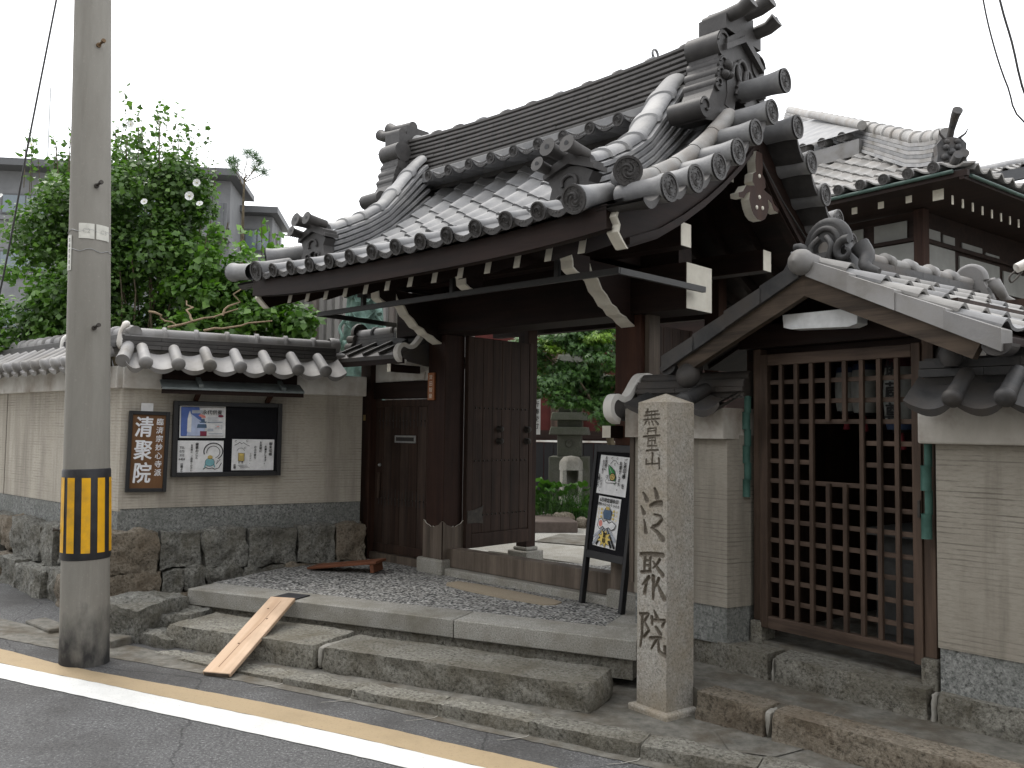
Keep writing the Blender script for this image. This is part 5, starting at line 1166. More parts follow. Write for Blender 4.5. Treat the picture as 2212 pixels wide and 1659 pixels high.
# roof
SL = 25.5; zr, zl = 2.40, 1.975; xr = .43
pan_s = pan_tile_mesh('roof_tile', .205, .235, tile_light, .55, .02, .014); pan_d = pan_tile_mesh('roof_tile', .205, .235, tile, .55, .02, .014)
for sgn in (1, -1):
    for i in range(5):
        run = .90 - i * .175; x = xr + sgn * run; z = zr - run * math.tan(R(SL)) + .035
        for k in range(8):
            y = -.20 + k * .205 if sgn > 0 else -.04 + k * .205
            link('roof_tile', pan_s if (i + k) % 3 else pan_d, sh, T((x, y, z)) @ RZ(90 * sgn) @ RX(SL - 3))
    m = MB(); m.prism([(xr, zr), (xr + sgn * .92, zr - .92 * math.tan(R(SL))), (xr + sgn * .92, zr - .92 * math.tan(R(SL)) - .03), (xr, zr - .035)], XZ, -.22, 1.45); m.build('roof_deck', wood_dark_x, sh, fix=True)
    # bargeboard and stepped verge tiles along the gable
    m = MB(); a, b = (.04, 2.345), (.845, 1.96); m.prism([(xr, 2.345), (xr + sgn * b[0], b[1]), (xr + sgn * (b[0] - .045), b[1] - .085), (xr, 2.235)], XZ, -.27, -.225); m.build('bargeboard', wood_barge, sh, fix=True)
    for k in range(4):
        r0 = .02 + k * .225; r1 = r0 + .232; za = zr + .01 - r0 * math.tan(R(SL)); zb = zr + .01 - r1 * math.tan(R(SL)); j = .006 * (k % 2)
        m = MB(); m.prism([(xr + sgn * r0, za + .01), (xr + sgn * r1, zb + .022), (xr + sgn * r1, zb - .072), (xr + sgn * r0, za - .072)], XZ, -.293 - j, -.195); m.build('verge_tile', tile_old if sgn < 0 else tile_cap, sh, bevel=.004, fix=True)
    m = MB(); q = [(xr + sgn * (.9 + .06 * math.cos(R(t))), 2.0 - .07 + .06 * math.sin(R(t)) * .8) for t in range(180, 361, 15)]
    m.prism(q, XZ, -.28, -.2); m.build('eave_shell', tile_old, sh, fix=True)
m = MB(); m.lathe([(.0, -.065), (.04, -.052), (.062, -.02), (.066, .01), (.055, .05), (.05, .12)], 22, T((xr, -.30, 2.40)) @ RX(-90)); m.build('gable_ball', tile_cap, sh)
for c in range(3):
    m = MB()
    for p in range(5): m.box(xr - .075 + .008 * c, xr + .075 - .008 * c, -.12 + p * .3 + (c % 2) * .1, .178 + p * .3 + (c % 2) * .1, 2.385 + .03 * c, 2.412 + .03 * c)
    m.build('ridge_course', tile_old, sh)
m = MB(); m.tube([(xr, -.1, 2.495), (xr, 1.45, 2.495)], .034, 14); m.build('ridge_tile', tile_light, sh)
for k in range(5):
    y = .26 + k * .24; m = MB(); m.tube([(xr, y - .04, 2.495), (xr, y - .036, 2.5), (xr, y + .028, 2.496), (xr, y + .03, 2.495)], [.033, .05, .047, .033], 16, cap=False); m.build('rib', tile_cap, sh)
def cloud_oni(y, s, ysg):
    """cloud-scroll ridge end: ribbed arch over two curling volutes with trailing wings"""
    m = MB(); Z0 = 2.46; yf = y - ysg * .05 * s
    arch = lambda r: [(xr + r * math.cos(R(t)) * s, Z0 + (.06 + r * 1.05 * math.sin(R(t))) * s) for t in range(0, 181, 12)]
    for r, th, dy in ((.105, .030, 0), (.075, .016, .03)):
        m.tube([(a_, y - ysg * dy * s, b_) for a_, b_ in arch(r)], th * s, 10)
    m.prism(arch(.10) + [(xr - .16 * s, Z0 - .09 * s), (xr + .16 * s, Z0 - .09 * s)], XZ, y - .03 * s, y + .06 * s)
    for s2 in (-1, 1):
        pts = [(xr + s2 * (.13 + (.062 - t * .0075) * math.cos(t * .9 + 1.2)) * s, yf - ysg * .012 * s, Z0 + (.0 + (.062 - t * .0075) * math.sin(t * .9 + 1.2)) * s) for t in [i * .5 for i in range(15)]]
        m.tube(pts, [.024 * s * (1 - i * .045) for i in range(15)], 8)
        m.tube(smooth3([(xr + s2 * .17 * s, y, Z0 + .03 * s), (xr + s2 * .21 * s, y, Z0 - .03 * s), (xr + s2 * .23 * s, yf, Z0 - .09 * s), (xr + s2 * .30 * s, yf, Z0 - .13 * s)], 10), [(.05 - .003 * i) * s for i in range(11)], 10)
        m.tube(smooth3([(xr + s2 * .02 * s, yf, Z0 + .09 * s), (xr + s2 * .06 * s, yf - ysg * .02, Z0 + .04 * s), (xr + s2 * .045 * s, yf - ysg * .02, Z0 - .03 * s), (xr + s2 * .09 * s, yf, Z0 - .08 * s)], 10), .015 * s, 8)
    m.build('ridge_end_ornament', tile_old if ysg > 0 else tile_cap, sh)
cloud_oni(-.06, 1.0, 1); cloud_oni(1.48, .8, -1)
# white lamp box under the gable
m = MB(); m.prism([(.245, 2.165), (.665, 2.16), (.662, 2.085), (.62, 2.072), (.29, 2.088), (.252, 2.10)], XZ, -.19, -.10); m.build('lamp_box', M_plain('white_lamp_cover', (.62, .63, .63), .4), sh, bevel=.006, fix=True)
# interior
m = MB(); m.box(-.2, -.12, .1, 1.4, .38, 2.2); m.build('side_wall', wood_door, sh); m = MB(); m.box(.93, 1.0, .1, 1.4, .38, 2.2); m.build('side_wall', wood_door, sh)
m = MB(); m.box(-.2, 1.0, 1.35, 1.42, .38, 2.35); m.build('rear_wall', wood_door, sh); m = MB(); m.box(-.12, .93, .0, 1.35, .38, .425); m.build('floor', pave, sh)
M_DARKP = M_mottle('altar_panel', (.06, .06, .058), (.10, .10, .096), 9, .8)
alt = MB(); alt.box(.32, .90, .55, 1.0, .426, 1.0); al = alt.build('stone_altar', M_mottle('dark_altar_stone', (.05, .05, .048), (.085, .085, .082), 8, .8), sh, bevel=.006)
for k in range(4):
    m = MB(); m.box(.35 + k * .135, .46 + k * .135, .535, .55, .47, .86); m.build('panel', M_DARKP, al, bevel=.006)
m = MB(); m.box(.28, .93, .50, 1.02, 1.0, 1.04); m.build('altar_top', M_DARKP, al, bevel=.004)
m = MB(); m.lathe([(.03, 0), (.05, .03), (.045, .06), (.03, .1)], 12, T((.60, .62, 1.041))); m.build('offering_cup', galv, al)
lan_p = M_plain('lantern_paper', (.22, .225, .21), .8); lan_b = M_plain('lantern_blue', (.015, .03, .07), .7); lan_r = M_plain('lantern_red', (.06, .01, .014), .7); red = M_plain('red_tassel', (.14, .012, .018), .8)
def lantern(x, y, z, r, h, label, cols, txt=None):
    L = thing('paper_lantern', label, 'lantern', SHR @ T((x, y, z)), 'lanterns in the shrine')
    m = MB(); pr_ = []
    for i in range(25):
        t = i / 24; pr_.append((r * (.62 + .38 * math.sin(math.pi * (.12 + .76 * t)) ** .7) * (1 + .012 * (i % 2)), -h / 2 + h * t))
    m.lathe(pr_, 20); m.build('shade', cols[0], L)
    for t, c in ((0, 1), (.86, 2)):
        m = MB(); m.lathe([(p[0] * 1.006, p[1]) for p in pr_ if t * h - h / 2 - 1e-6 <= p[1] <= (t + .15) * h - h / 2], 20); m.build('colour_band', cols[c], L)
    m = MB(); m.lathe([(r * .55, h / 2), (r * .5, h / 2 + .02), (0, h / 2 + .02)], 16); m.lathe([(0, -h / 2 - .015), (r * .5, -h / 2 - .015), (r * .55, -h / 2)], 16); m.tube([(0, 0, h / 2), (0, 0, h / 2 + .15)], .003, 5); m.build('lantern_rim', black, L)
    m = MB(); m.tube([(0, 0, -h / 2 - .015), (0, 0, -h / 2 - .05), (0, 0, -h / 2 - .10)], [.006, .012, .02], 8); m.build('tassel', red, L)
    if txt:
        t = MB(); text_mesh(txt, .105, t, RZ(-2) @ T((0, -r * 1.02, h * .30)) @ RX(90), 0, .003, True, 1.0, .8); t.build('lettering', ink, L)
lantern(.66, .22, 1.76, .088, .36, 'tall pale paper lantern with black characters hanging behind the lattice', (lan_p, lan_b, lan_r), '地蔵尊')
lantern(.40, .32, 1.80, .07, .26, 'shorter pale paper lantern with blue band left of the lettered one', (lan_p, lan_p, lan_b))
lantern(.28, .34, 1.80, .06, .24, 'leftmost small pale paper lantern behind the lattice', (lan_p, lan_p, lan_b))
# green bamboo-shaped rain pipes
def bamboo(x, y, z0, z1, label):
    B = thing('rain_chain', label, 'downpipe', SHR @ T((x, y, 0)), 'green bamboo-shaped rain pipes'); n = max(1, round((z1 - z0) / .21)); h = (z1 - z0) / n
    for k in range(n):
        a = z0 + k * h; m = MB()
        m.tube([(0, 0, a), (0, 0, a + .006), (0, 0, a + h * .5), (0, 0, a + h * .52)], [.025, .0235, .0235, .026], 14, cap=False); m.tube([(0, 0, a + .03), (0, 0, a + h * .4)], .021, 12)
        m.tube([(0, .008, a + h * .5), (0, .008, a + h)], .0235, 14, cap=False, a0=0, a1=math.pi); m.build('segment', copper, B)
bamboo(-.108, -.03, 1.20, 1.76, 'green bamboo-shaped rain pipe left of the lattice door')
bamboo(.915, -.05, 1.08, 1.52, 'green bamboo-shaped rain pipe right of the lattice door')

# ------------------------------------------------------------------ wall at the right edge
rw_ = thing('boundary_wall', 'ribbed plaster wall with sooty tiles at the right of the lattice door', 'wall', SHR @ T((.95, -.06, 0)) @ RZ(6) @ T((-.95, .06, 0)))
def wb(x0, x1, y0, y1, z0, z1, name, mat, bevel=0): m = MB(); m.box(x0, x1, y0, y1, z0, z1); m.build(name, mat, rw_, bevel=bevel)
wb(.965, 3.2, -.06, .2, .60, 1.53, 'plaster', ribbed_shade); wb(.972, 3.2, -.054, .2, .39, .599, 'terrazzo_base', terrazzo); wb(.905, 3.2, -.115, .24, 1.515, 1.69, 'plaster_band', lime_shade, .01)
wall_cap_set(rw_, .90, 3.2, 1.70, 1.93, -.25, .07, .205, 1.12, tile_old, tile_old, noshi_h=.08, ridge_r=.05, roll_r=.038)
m = MB(); m.tube([(1.20, -.13, 1.97), (1.20, -.13, 1.955), (1.20, -.13, 1.90)], [.034, .026, .022], 14); tag(m.build('gutter_outlet', lime, sh), None)
m = MB(); m.lathe([(.03, 0), (.045, .02), (.05, .06), (.04, .09)], 12, T((1.06, -.1, 1.86))); m.build('corbel', tile_old, sh)

# ------------------------------------------------------------------ steps in front of the shrine
def run_stones(name, label, pts, zt, h, w, mat, seed, joint=True):
    root = thing(name, label, 'steps')
    for i, (a, b) in enumerate(zip(pts, pts[1:])):
        A = Vector((*a, 0)); B = Vector((*b, 0)); d = B - A; L = d.length - .03; ang = math.degrees(math.atan2(d.y, d.x)); mid = (A + B) / 2; nn = Vector((-d.y, d.x, 0)).normalized()
        c = mid + nn * (w / 2); rough_block(L, w, h, seed + i, .022, .024, .05, True).build('step_stone', mat, root, T((c.x, c.y, zt - h / 2 + .004)) @ RZ(ang))
        if joint and i:
            c = A + nn * (w * .46); rough_block(.02, w * .84, h * .88, seed + 9 + i, .012, .015, .15).build('mortar_joint', mortar, root, T((c.x, c.y, zt - h / 2)) @ RZ(ang))
    return root
run_stones('stone_steps', 'dark upper step of hewn stones under the lattice door', [(1.02, 4.935), (1.355, 4.51), (1.90, 3.915), (2.75, 2.98)], .406, .23, .40, stone_step, 130)
run_stones('stone_steps', 'brownish lower step of hewn stones right of the stone pillar', [(.915, 4.31), (1.188, 4.02), (2.35, 2.82)], .28, .16, .16, stone_brown, 140)
m = MB(); q = [(.95, 4.36), (1.22, 4.06), (2.4, 2.85), (3.2, 2.9), (2.1, 4.1), (1.2, 5.1), (.9, 4.9), (.86, 4.62)]
m.prism(q, XYZ, .1, .271); pv2 = tag(m.build('pavement', pave, fix=True), kind='structure')
m = MB(); stroke(m, [(1.53, 4.06), (1.49, 4.0), (1.41, 3.96), (1.30, 4.02)], .006, .006, T((0, 0, .2725))); stroke(m, [(.98, 4.52), (1.41, 4.03), (1.9, 3.5)], .007, .005, T((0, 0, .2726))); m.build('crack', groove, pv2)
tag(rough_block(.16, .16, .2, 150, .015, .035, .3).build('stone_block', stone_brown, None, frame(.86, 4.80, .24, -30)), 'small brown hewn stone wedged between the steps and the pillar', 'stone')
tag(rough_block(.3, .3, .16, 151, .015, .035, .2).build('stone_block', stone_step, None, frame(.93, 5.05, .30, -35)), 'flat grey stone behind the pillar beside the platform corner', 'stone')
# ------------------------------------------------------------------ foliage tools
rng = np.random.default_rng(11)
def leaf_mesh(name, pts, nrm, size, mat, lobes=1, fold=.25, jitter=.6):
    """many small folded leaves; pts (n,3), nrm (n,3)"""
    n = len(pts); nrm = nrm + rng.normal(0, jitter, (n, 3)); nrm /= np.linalg.norm(nrm, axis=1, keepdims=True) + 1e-9
    a = rng.normal(0, 1, (n, 3)); a -= nrm * (a * nrm).sum(1, keepdims=True); a /= np.linalg.norm(a, axis=1, keepdims=True) + 1e-9; b = np.cross(nrm, a)
    s = (size * rng.uniform(.4, 1.5, n))[:, None]; V = []; F = []; base_i = 0; out_v = []
    for k in range(lobes):
        th = 0 if lobes == 1 else (k - (lobes - 1) / 2) * 2.0 / (lobes - 1) * 1.15
        d = a * math.cos(th) + b * math.sin(th); e = -a * math.sin(th) + b * math.cos(th); w = .42 if lobes == 1 else .13; L = 1.0 if lobes == 1 else 1 - .25 * abs(th)
        out_v += [pts, pts + (d * .45 * L + e * w + nrm * fold * .3) * s, pts + (d * L - nrm * fold * .35) * s, pts + (d * .45 * L - e * w + nrm * fold * .3) * s]
    V = np.stack(out_v, 1).reshape(-1, 3); q = np.arange(n * lobes * 4).reshape(-1, 4)
    me = bpy.data.meshes.new(name); me.vertices.add(len(V)); me.vertices.foreach_set('co', V.astype(np.float32).ravel())
    me.loops.add(q.size); me.loops.foreach_set('vertex_index', q.ravel().astype(np.int32)); me.polygons.add(len(q)); me.polygons.foreach_set('loop_start', (np.arange(len(q)) * 4).astype(np.int32))
    me.materials.append(mat); me.update(calc_edges=True); me.validate(); return me
def crown_points(clumps, n, shell=.55):
    w = np.array([c[3] ** 2 for c in clumps]); idx = rng.choice(len(clumps), n, p=w / w.sum()); C = np.array(clumps)[idx]
    d = rng.normal(0, 1, (n, 3)); d /= np.linalg.norm(d, axis=1, keepdims=True); r = (shell + (1 - shell) * rng.random(n) ** .6)[:, None] * (1 + .12 * rng.normal(0, 1, (n, 1)))
    sc = np.stack([C[:, 3], C[:, 3], C[:, 3] * C[:, 4]], 1); P = C[:, :3] + d * r * sc; N = d * .6 + np.array([0, -.25, .8]); return P, N
def clump_set(center, rad, k, r0, r1, flat=.85, seed=1):
    g = random.Random(seed); o = []
    for _ in range(k):
        while True:
            d = Vector((g.uniform(-1, 1), g.uniform(-1, 1), g.uniform(-1, 1)))
            if d.length < 1: break
        o.append((center[0] + d.x * rad[0], center[1] + d.y * rad[1], center[2] + d.z * rad[2], g.uniform(r0, r1), flat))
    return o
def branch(mb, a, b, r0, r1, wob=.05, n=6, seed=0):
    g = random.Random(seed); a = Vector(a); b = Vector(b); pts = []
    for i in range(n + 1):
        t = i / n; pts.append(a.lerp(b, t) + Vector((g.uniform(-1, 1), g.uniform(-1, 1), g.uniform(-.4, .4))) * wob * math.sin(math.pi * t))
    mb.tube(pts, [r0 + (r1 - r0) * i / n for i in range(n + 1)], 7); return pts

# ------------------------------------------------------------------ big flowering shrub behind the wall
tr = thing('flowering_shrub', 'tall dark green shrub with white flowers behind the tiled wall', 'shrub', T((-3.95, 8.6, 0)))
cl = clump_set((-.08, 0, 3.65), (.9, .55, .8), 70, .17, .33, .9, 3) + clump_set((-.1, 0, 2.7), (.9, .5, .4), 24, .2, .34, .9, 4)
P, N = crown_points(cl, 36000, .4); tips = []
g = random.Random(5); stems = MB()
for k in range(46):      # upright shoots standing out of the crown
    x = g.uniform(-.95, .9); z0 = 4.25 + .2 * math.sqrt(max(0, 1 - (x / 1.05) ** 2)) - .25 * abs(x); h = g.uniform(.12, .52) * (1 if x > -.6 else .7); y = g.uniform(-.35, .3); lean = g.uniform(-.1, .1)
    stems.tube([(x, y, z0 - .3), (x + lean * .5, y, z0 + h * .5), (x + lean, y, z0 + h)], [.004, .003, .002], 5)
    for q in range(int(h * 46)):
        t = q / max(1, int(h * 46) - 1); tips.append((x + lean * t + g.uniform(-.05, .05) * (1.1 - t * .6), y + g.uniform(-.05, .05), z0 - .1 + (h + .1) * t))
P = np.vstack([P, np.array(tips)]); N = np.vstack([N, np.tile([0, -.2, .8], (len(tips), 1))])
link('crown', leaf_mesh('crown', P, N, .053, leaf_a), tr)
for k in range(26):
    x = g.uniform(-.28, .42); branch(stems, (.2 + x * .5, 0, 1.2), (.05 + x * 2.3, g.uniform(-.4, .3), 3.0 + g.uniform(0, .7)), .016, .006, .06, seed=k)
stems.build('stems', bark, tr)
fl = MB()
for k in range(6):
    a = R(k * 60); fl.grid(lambda i, j, a=a: Vector((math.cos(a + (i - .5) * 1.0) * (.008 + .042 * j), math.sin(a + (i - .5) * 1.0) * (.008 + .042 * j), .012 * j * j + .006 * math.sin(i * 9))), 4, 3)
fl.tube([(0, 0, 0), (0, 0, .03)], [.006, .004], 6, mi=1); fl_me = fl.mesh('flower', [petal, M_plain('flower_centre', (.62, .55, .25), .7)])
for x, y, z in ((-.62, -.62, 4.18), (.88, -.6, 3.72), (.93, -.56, 3.86), (.52, -.75, 3.62), (.96, -.55, 3.66), (-.98, -.5, 3.72), (-1.02, -.5, 3.75), (.3, -.6, 4.4)):
    link('flower', fl_me, tr, T((x, y, z)) @ RX(70 + g.uniform(-25, 25)) @ RZ(g.uniform(0, 90)) @ Matrix.Scale(g.uniform(.6, .95), 4))
# fresh green creeper and hedge to its right and left
def hedge(name, label, loc, cl, n, size, mat, seed, stem=None):
    o = thing(name, label, 'shrub', T(loc)); P, N = crown_points(cl, n, .35); link('crown', leaf_mesh('crown', P, N, size, mat), o)
    s_ = MB(); gg = random.Random(seed)
    for k in range(10):
        c = gg.choice(cl); branch(s_, (c[0] * .8, c[1], 1.0), (c[0], c[1], c[2]), .014, .005, .08, seed=seed + k)
    s_.build('stems', bark, o); return o
hedge('creeper_hedge', 'fresh light green creeper spreading over the wall top under the gate eave', (-2.6, 8.3, 0), clump_set((-.05, 0, 2.55), (.75, .35, .38), 34, .14, .26, .8, 21) + clump_set((-.45, .1, 3.1), (.5, .3, .42), 20, .1, .2, 1, 22) + clump_set((.1, .1, 3.0), (.45, .2, .3), 12, .09, .16, 1.1, 23), 8800, .068, leaf_b, 31)
hedge('low_hedge', 'light green bush at the left edge above the street wall', (-4.9, 8.3, 0), clump_set((.1, 0, 2.5), (.55, .35, .55), 22, .14, .26, .85, 24), 3000, .065, leaf_b, 41)
# dead branches lying over the coping
m = MB()
for i, (a, b) in enumerate((((-3.05, 7.55, 2.42), (-2.5, 7.75, 2.62)), ((-2.85, 7.6, 2.48), (-2.95, 7.7, 2.68)), ((-2.62, 7.7, 2.55), (-2.45, 7.75, 2.85)), ((-2.75, 7.6, 2.4), (-2.2, 7.8, 2.52)), ((-3.2, 7.5, 2.55), (-3.0, 7.6, 2.45)))): branch(m, a, b, .012, .006, .05, seed=60 + i)
tag(m.build('dry_branch', M_mottle('dry_branch_bark', (.22, .16, .10), (.36, .28, .19), 20, .9)), 'bare pale brown branch lying over the wall coping', 'branch')
# sapling pine with one tuft of needles
pn = thing('young_pine', 'thin bare-stemmed young pine with a needle tuft rising above the creeper', 'tree', T((-3.2, 10, 0)))
m = MB(); m.tube([(.05, 0, 1.5), (.02, 0, 2.7), (0, 0, 3.7), (0, 0, 4.25), (.005, 0, 4.5)], [.035, .028, .02, .013, .01], 8)
tips = [(-.17, 0, 4.68), (.03, 0, 4.78), (.16, .05, 4.70), (.24, 0, 4.55), (-.08, -.1, 4.66), (.1, .1, 4.62)]
for i, tp in enumerate(tips): branch(m, (.0, 0, 4.38 + .02 * i), tp, .007, .004, .02, seed=i)
m.build('trunk', bark, pn); V = []; Fc = []
g = random.Random(9); nd = MB()
for tp in tips + [(-.12, 0, 4.6), (.12, 0, 4.75)]:
    for k in range(95):
        d = Vector((g.gauss(0, 1), g.gauss(0, 1), g.gauss(.35, .9))).normalized() * g.uniform(.09, .17); p = Vector(tp) + Vector((g.gauss(0, .02), g.gauss(0, .02), g.gauss(0, .02))); w = d.cross(Vector((0, 1, .2))).normalized() * .0022
        nd.add([p - w, p + w, p + d], [(0, 1, 2)])
nd.build('needles', leaf_p, pn)
pv = thing('climbing_vine', 'yellow-green vine climbing two thin stems beside the young pine', 'vine', T((-2.85, 9.4, 0)))
m = MB(); tp = []
for x, z1 in ((-.18, 3.75), (.05, 3.85), (.22, 3.65)):
    m.tube([(x, 0, 2.4), (x + .03, 0, 3.0), (x, 0, z1)], [.008, .007, .004], 6); tp += [(x + random.uniform(-.09, .09), random.uniform(-.08, .08), random.uniform(2.7, z1)) for _ in range(70)]
m.build('stems', bark, pv); link('crown', leaf_mesh('crown', np.array(tp), np.tile([.2, -.8, .3], (len(tp), 1)), .085, leaf_b), pv)

# ------------------------------------------------------------------ grey apartment block far behind
conc = M_mottle('apartment_concrete', (.125, .128, .132), (.17, .173, .178), 1.2, .8, .2, 0, .1, 20); conc_d = M_mottle('apartment_dark_panel', (.08, .083, .087), (.115, .12, .125), 1.5, .8, .2, 0, .1, 20); roofm = M_plain('apartment_roof', (.07, .072, .075), .6); glass = M_plain('window_glass', (.10, .13, .15), .12, .6)
AB = frame(-12.75, 38, 0, 7)
ab = thing('apartment_block', 'grey stepped apartment building with balconies in the far background', 'building', AB)
def bxp(par, name, mat, *a, bevel=0): m = MB(); m.box(*a); return m.build(name, mat, par, bevel=bevel)
bxp(ab, 'wall', conc, -16, 0, 0, 3, -1, 12.55); rf = bxp(ab, 'roof', roofm, -16.5, .45, -1.0, 3.4, 12.55, 12.8); bxp(rf, 'roof_upper', roofm, -16, .2, -.5, 3, 12.8, 13.0)
bxp(ab, 'wall', conc, 0, 1.4, 3, 6, -1, 11.75); bxp(ab, 'roof', roofm, -.2, 1.75, 2.2, 6.4, 11.75, 12.05)
bxp(ab, 'wall', conc, 1.4, 6.5, 3, 6, -1, 9.6); bxp(ab, 'roof', roofm, 1.2, 7.0, 2.2, 6.4, 9.6, 9.9)
for z in (9.9, 7.2, 4.6):
    b = bxp(ab, 'balcony', conc_d, -2.6, .1, -1.2, -1.08, z, z + 1.35); bxp(b, 'balcony_floor', conc, -2.6, .1, -1.2, 0, z - .15, z)
    for k in range(9): bxp(b, 'batten', conc_d, -2.5 + k * .3, -2.44 + k * .3, -1.24, -1.2, z + .02, z + 1.34)
    bxp(ab, 'downpipe', conc, -1.0, -.88, -.15, -.02, z, z + 2.6)
for z in (11.0, 8.5, 6.0):
    for x in (-15.2, -12.4, -9.6, -6.8, -4.4):
        w = bxp(ab, 'window', roofm, x, x + 2.0, -.06, 0, z - .35, z + .55); bxp(w, 'pane', glass, x + .06, x + .97, -.075, -.06, z - .28, z + .48); bxp(w, 'pane', glass, x + 1.03, x + 1.94, -.075, -.06, z - .28, z + .48)
    bxp(ab, 'sill_band', conc, -16, 0, -.15, 0, z - .6, z - .42)
for x, z in ((.1, 10.6), (.1, 8.0), (2.0, 8.4)):
    w = bxp(ab, 'window', roofm, x, x + 1.2, 2.94, 3, z - .6, z + .5); bxp(w, 'pane', glass, x + .06, x + .57, 2.92, 2.94, z - .52, z + .42); bxp(w, 'pane', glass, x + .63, x + 1.14, 2.92, 2.94, z - .52, z + .42)
rl_ = MB(); rl_.box(1.45, 3.0, 3.0, 3.05, 10.85, 10.9); rl_.box(1.45, 3.0, 3.0, 3.05, 9.95, 10.0)
for k in range(16): rl_.box(1.45 + k * .1, 1.47 + k * .1, 3.0, 3.04, 9.9, 10.88)
rl_.build('roof_railing', black_metal, ab)
bxp(ab, 'roof_mast', galv, -9.05, -9.0, 3, 3.05, 13.1, 17.5)

# grey corrugated fence and bronze statue behind the wicket
fe = thing('sheet_fence', 'grey corrugated sheet fence behind the small side roof', 'fence', frame(-2.9, 10.3, 0, -6))
fm = M_mottle('grey_sheet_metal', (.15, .14, .135), (.25, .235, .225), 5, .55, .4, .2, .2, 40, rnd=.18, stretch=(1, 1, .1)); brk = M_mottle('brownish_sheet_metal', (.12, .10, .088), (.19, .165, .15), 5, .6, .4, .1, .2, 40, rnd=.18, stretch=(1, 1, .1))
for k in range(26):
    m = MB(); x = k * .095; m.prism([(x, 0), (x + .02, -.03), (x + .062, -.03), (x + .082, 0), (x + .094, 0), (x + .094, .01), (x, .01)], XYZ, .4, 3.55); m.build('panel', fm if k % 5 else brk, fe, fix=True)
for z in (1.2, 2.45, 3.0): bxp(fe, 'rail', black_metal, 0, 2.47, .011, .05, z, z + .05)
stt = thing('bronze_statue', 'green weathered bronze robed statue standing behind the wicket roof', 'statue', T((-1.6, 9.2, 0)))
m = MB(); n1, n2 = 40, 26
def robe(i, j):
    a = 2 * math.pi * i; z = 2.45 + .95 * j; r = .21 - .05 * j + .06 * max(0, .25 - j); f_ = .016 * math.sin(a * 9 + 3 * math.sin(j * 5)) * (1.2 - j)
    return Vector(((r + f_) * math.cos(a), (r * .7 + f_) * math.sin(a), z))
m.grid(robe, n1, n2); m.build('robe', bronze, stt)
m = MB()
for k in range(4):
    y0 = 2.55 + k * .17; m.tube([(-.19 + .03 * k, -.09, y0 + .12), (-.07, -.155, y0), (.06, -.155, y0), (.19 - .03 * k, -.09, y0 + .12)], .011, 6)
m.build('robe_fold', bronze, stt)
m = MB(); branch(m, (-.2, 0, 3.25), (-.15, -.16, 2.95), .06, .045, 0); branch(m, (-.15, -.16, 2.95), (-.02, -.2, 3.1), .045, .03, 0); branch(m, (.2, 0, 3.25), (.16, -.15, 2.9), .06, .045, 0); branch(m, (.16, -.15, 2.9), (.2, -.25, 2.75), .045, .03, 0); m.build('arms', bronze, stt)
m = MB(); m.lathe([(0.06, 3.38), (.055, 3.45), (.10, 3.5), (.115, 3.58), (.11, 3.68), (.07, 3.76), (.06, 3.8), (.05, 3.86), (0, 3.88)], 18); m.build('head', bronze, stt)
m = MB()
for k in range(12):
    a = R(k * 30); m.lathe([(0, -.05), (.05, -.02), (.06, .03), (.03, .07), (0, .08)], 8, T((.2 * math.cos(a), .2 * math.sin(a), 2.42)) @ RZ(math.degrees(a)) @ RY(55))
m.lathe([(.2, 1.6), (.24, 1.7), (.24, 2.2), (.18, 2.3), (.16, 2.42), (.2, 2.46)], 20); m.build('lotus_base', bronze, stt)
m = MB()
for s_ in (-1, 1): m.tube(smooth3([(s_ * .14, -.14, 2.75), (s_ * .24, -.12, 2.62), (s_ * .2, -.18, 2.5), (s_ * .28, -.12, 2.38), (s_ * .24, -.1, 2.25)], 14), .018, 7)
m.build('sash', bronze, stt)

# ------------------------------------------------------------------ garden seen through the gate
m = MB(); q = [(-2.6, .13), (1.6, .13), (1.6, 1.2), (6, 1.2), (6, 9), (-2.6, 9)]; m.add([GATE @ Vector((x, y, .405)) for x, y in q], [tuple(range(len(q)))]); garden = tag(m.build('garden_ground', gravel), kind='structure')
for poly, z, mt in (([(-.2, 8.15), (.75, 7.3), (1.3, 7.7), (.4, 8.7)], .418, granite), ([(.25, 8.9), (.9, 8.55), (1.3, 9.3), (.55, 9.55)], .418, pave)):
    m = MB(); m.prism(poly, XYZ, .38, z); m.build('paving_slab', mt, garden, fix=True)
ds_ = thing('garden_step', 'dark stone step in the garden behind the open gate', 'step'); m = MB(); m.box(-.45, .42, 0, .75, .40, .53); m.build('slab', M_mottle('dark_step_stone', (.06, .045, .038), (.12, .095, .08), 8, .8), ds_, frame(.35, 9.72, 0, 6), bevel=.015)
pg_ = thing('stone_pagoda', 'mossy tiered stone pagoda in the garden seen through the gate', 'pagoda', frame(.82, 12, 0, -8)); ps = M_granite('mossy_stone', (.10, .10, .085), (.17, .17, .145), (.045, .048, .038), 110, .9, (.06, .07, .04), 3)
def pbox(w, z0, z1, name, top=None):
    m = MB(); w2 = (top or w) / 2; w /= 2; m.add([(-w, -w, z0), (w, -w, z0), (w, w, z0), (-w, w, z0), (-w2, -w2, z1), (w2, -w2, z1), (w2, w2, z1), (-w2, w2, z1)], [(3, 2, 1, 0), (4, 5, 6, 7), (0, 1, 5, 4), (1, 2, 6, 5), (2, 3, 7, 6), (3, 0, 4, 7)]); return m.build(name, ps, pg_, bevel=.012)
pbox(.54, .4, 1.2, 'base'); bd = pbox(.33, 1.2, 1.5, 'body'); z = 1.5; w = .55
m = MB(); m.lathe([(.0, 0), (.04, .006), (.055, .012), (.05, .0)], 12, T((0, -.166, 1.38)) @ RX(90)); m.build('carving', ps, bd)
for k in range(6): pbox(w, z, z + .11, 'roof_tier', w - .05); pbox(w * .6, z + .11, z + .20, 'storey'); z += .20; w -= .035
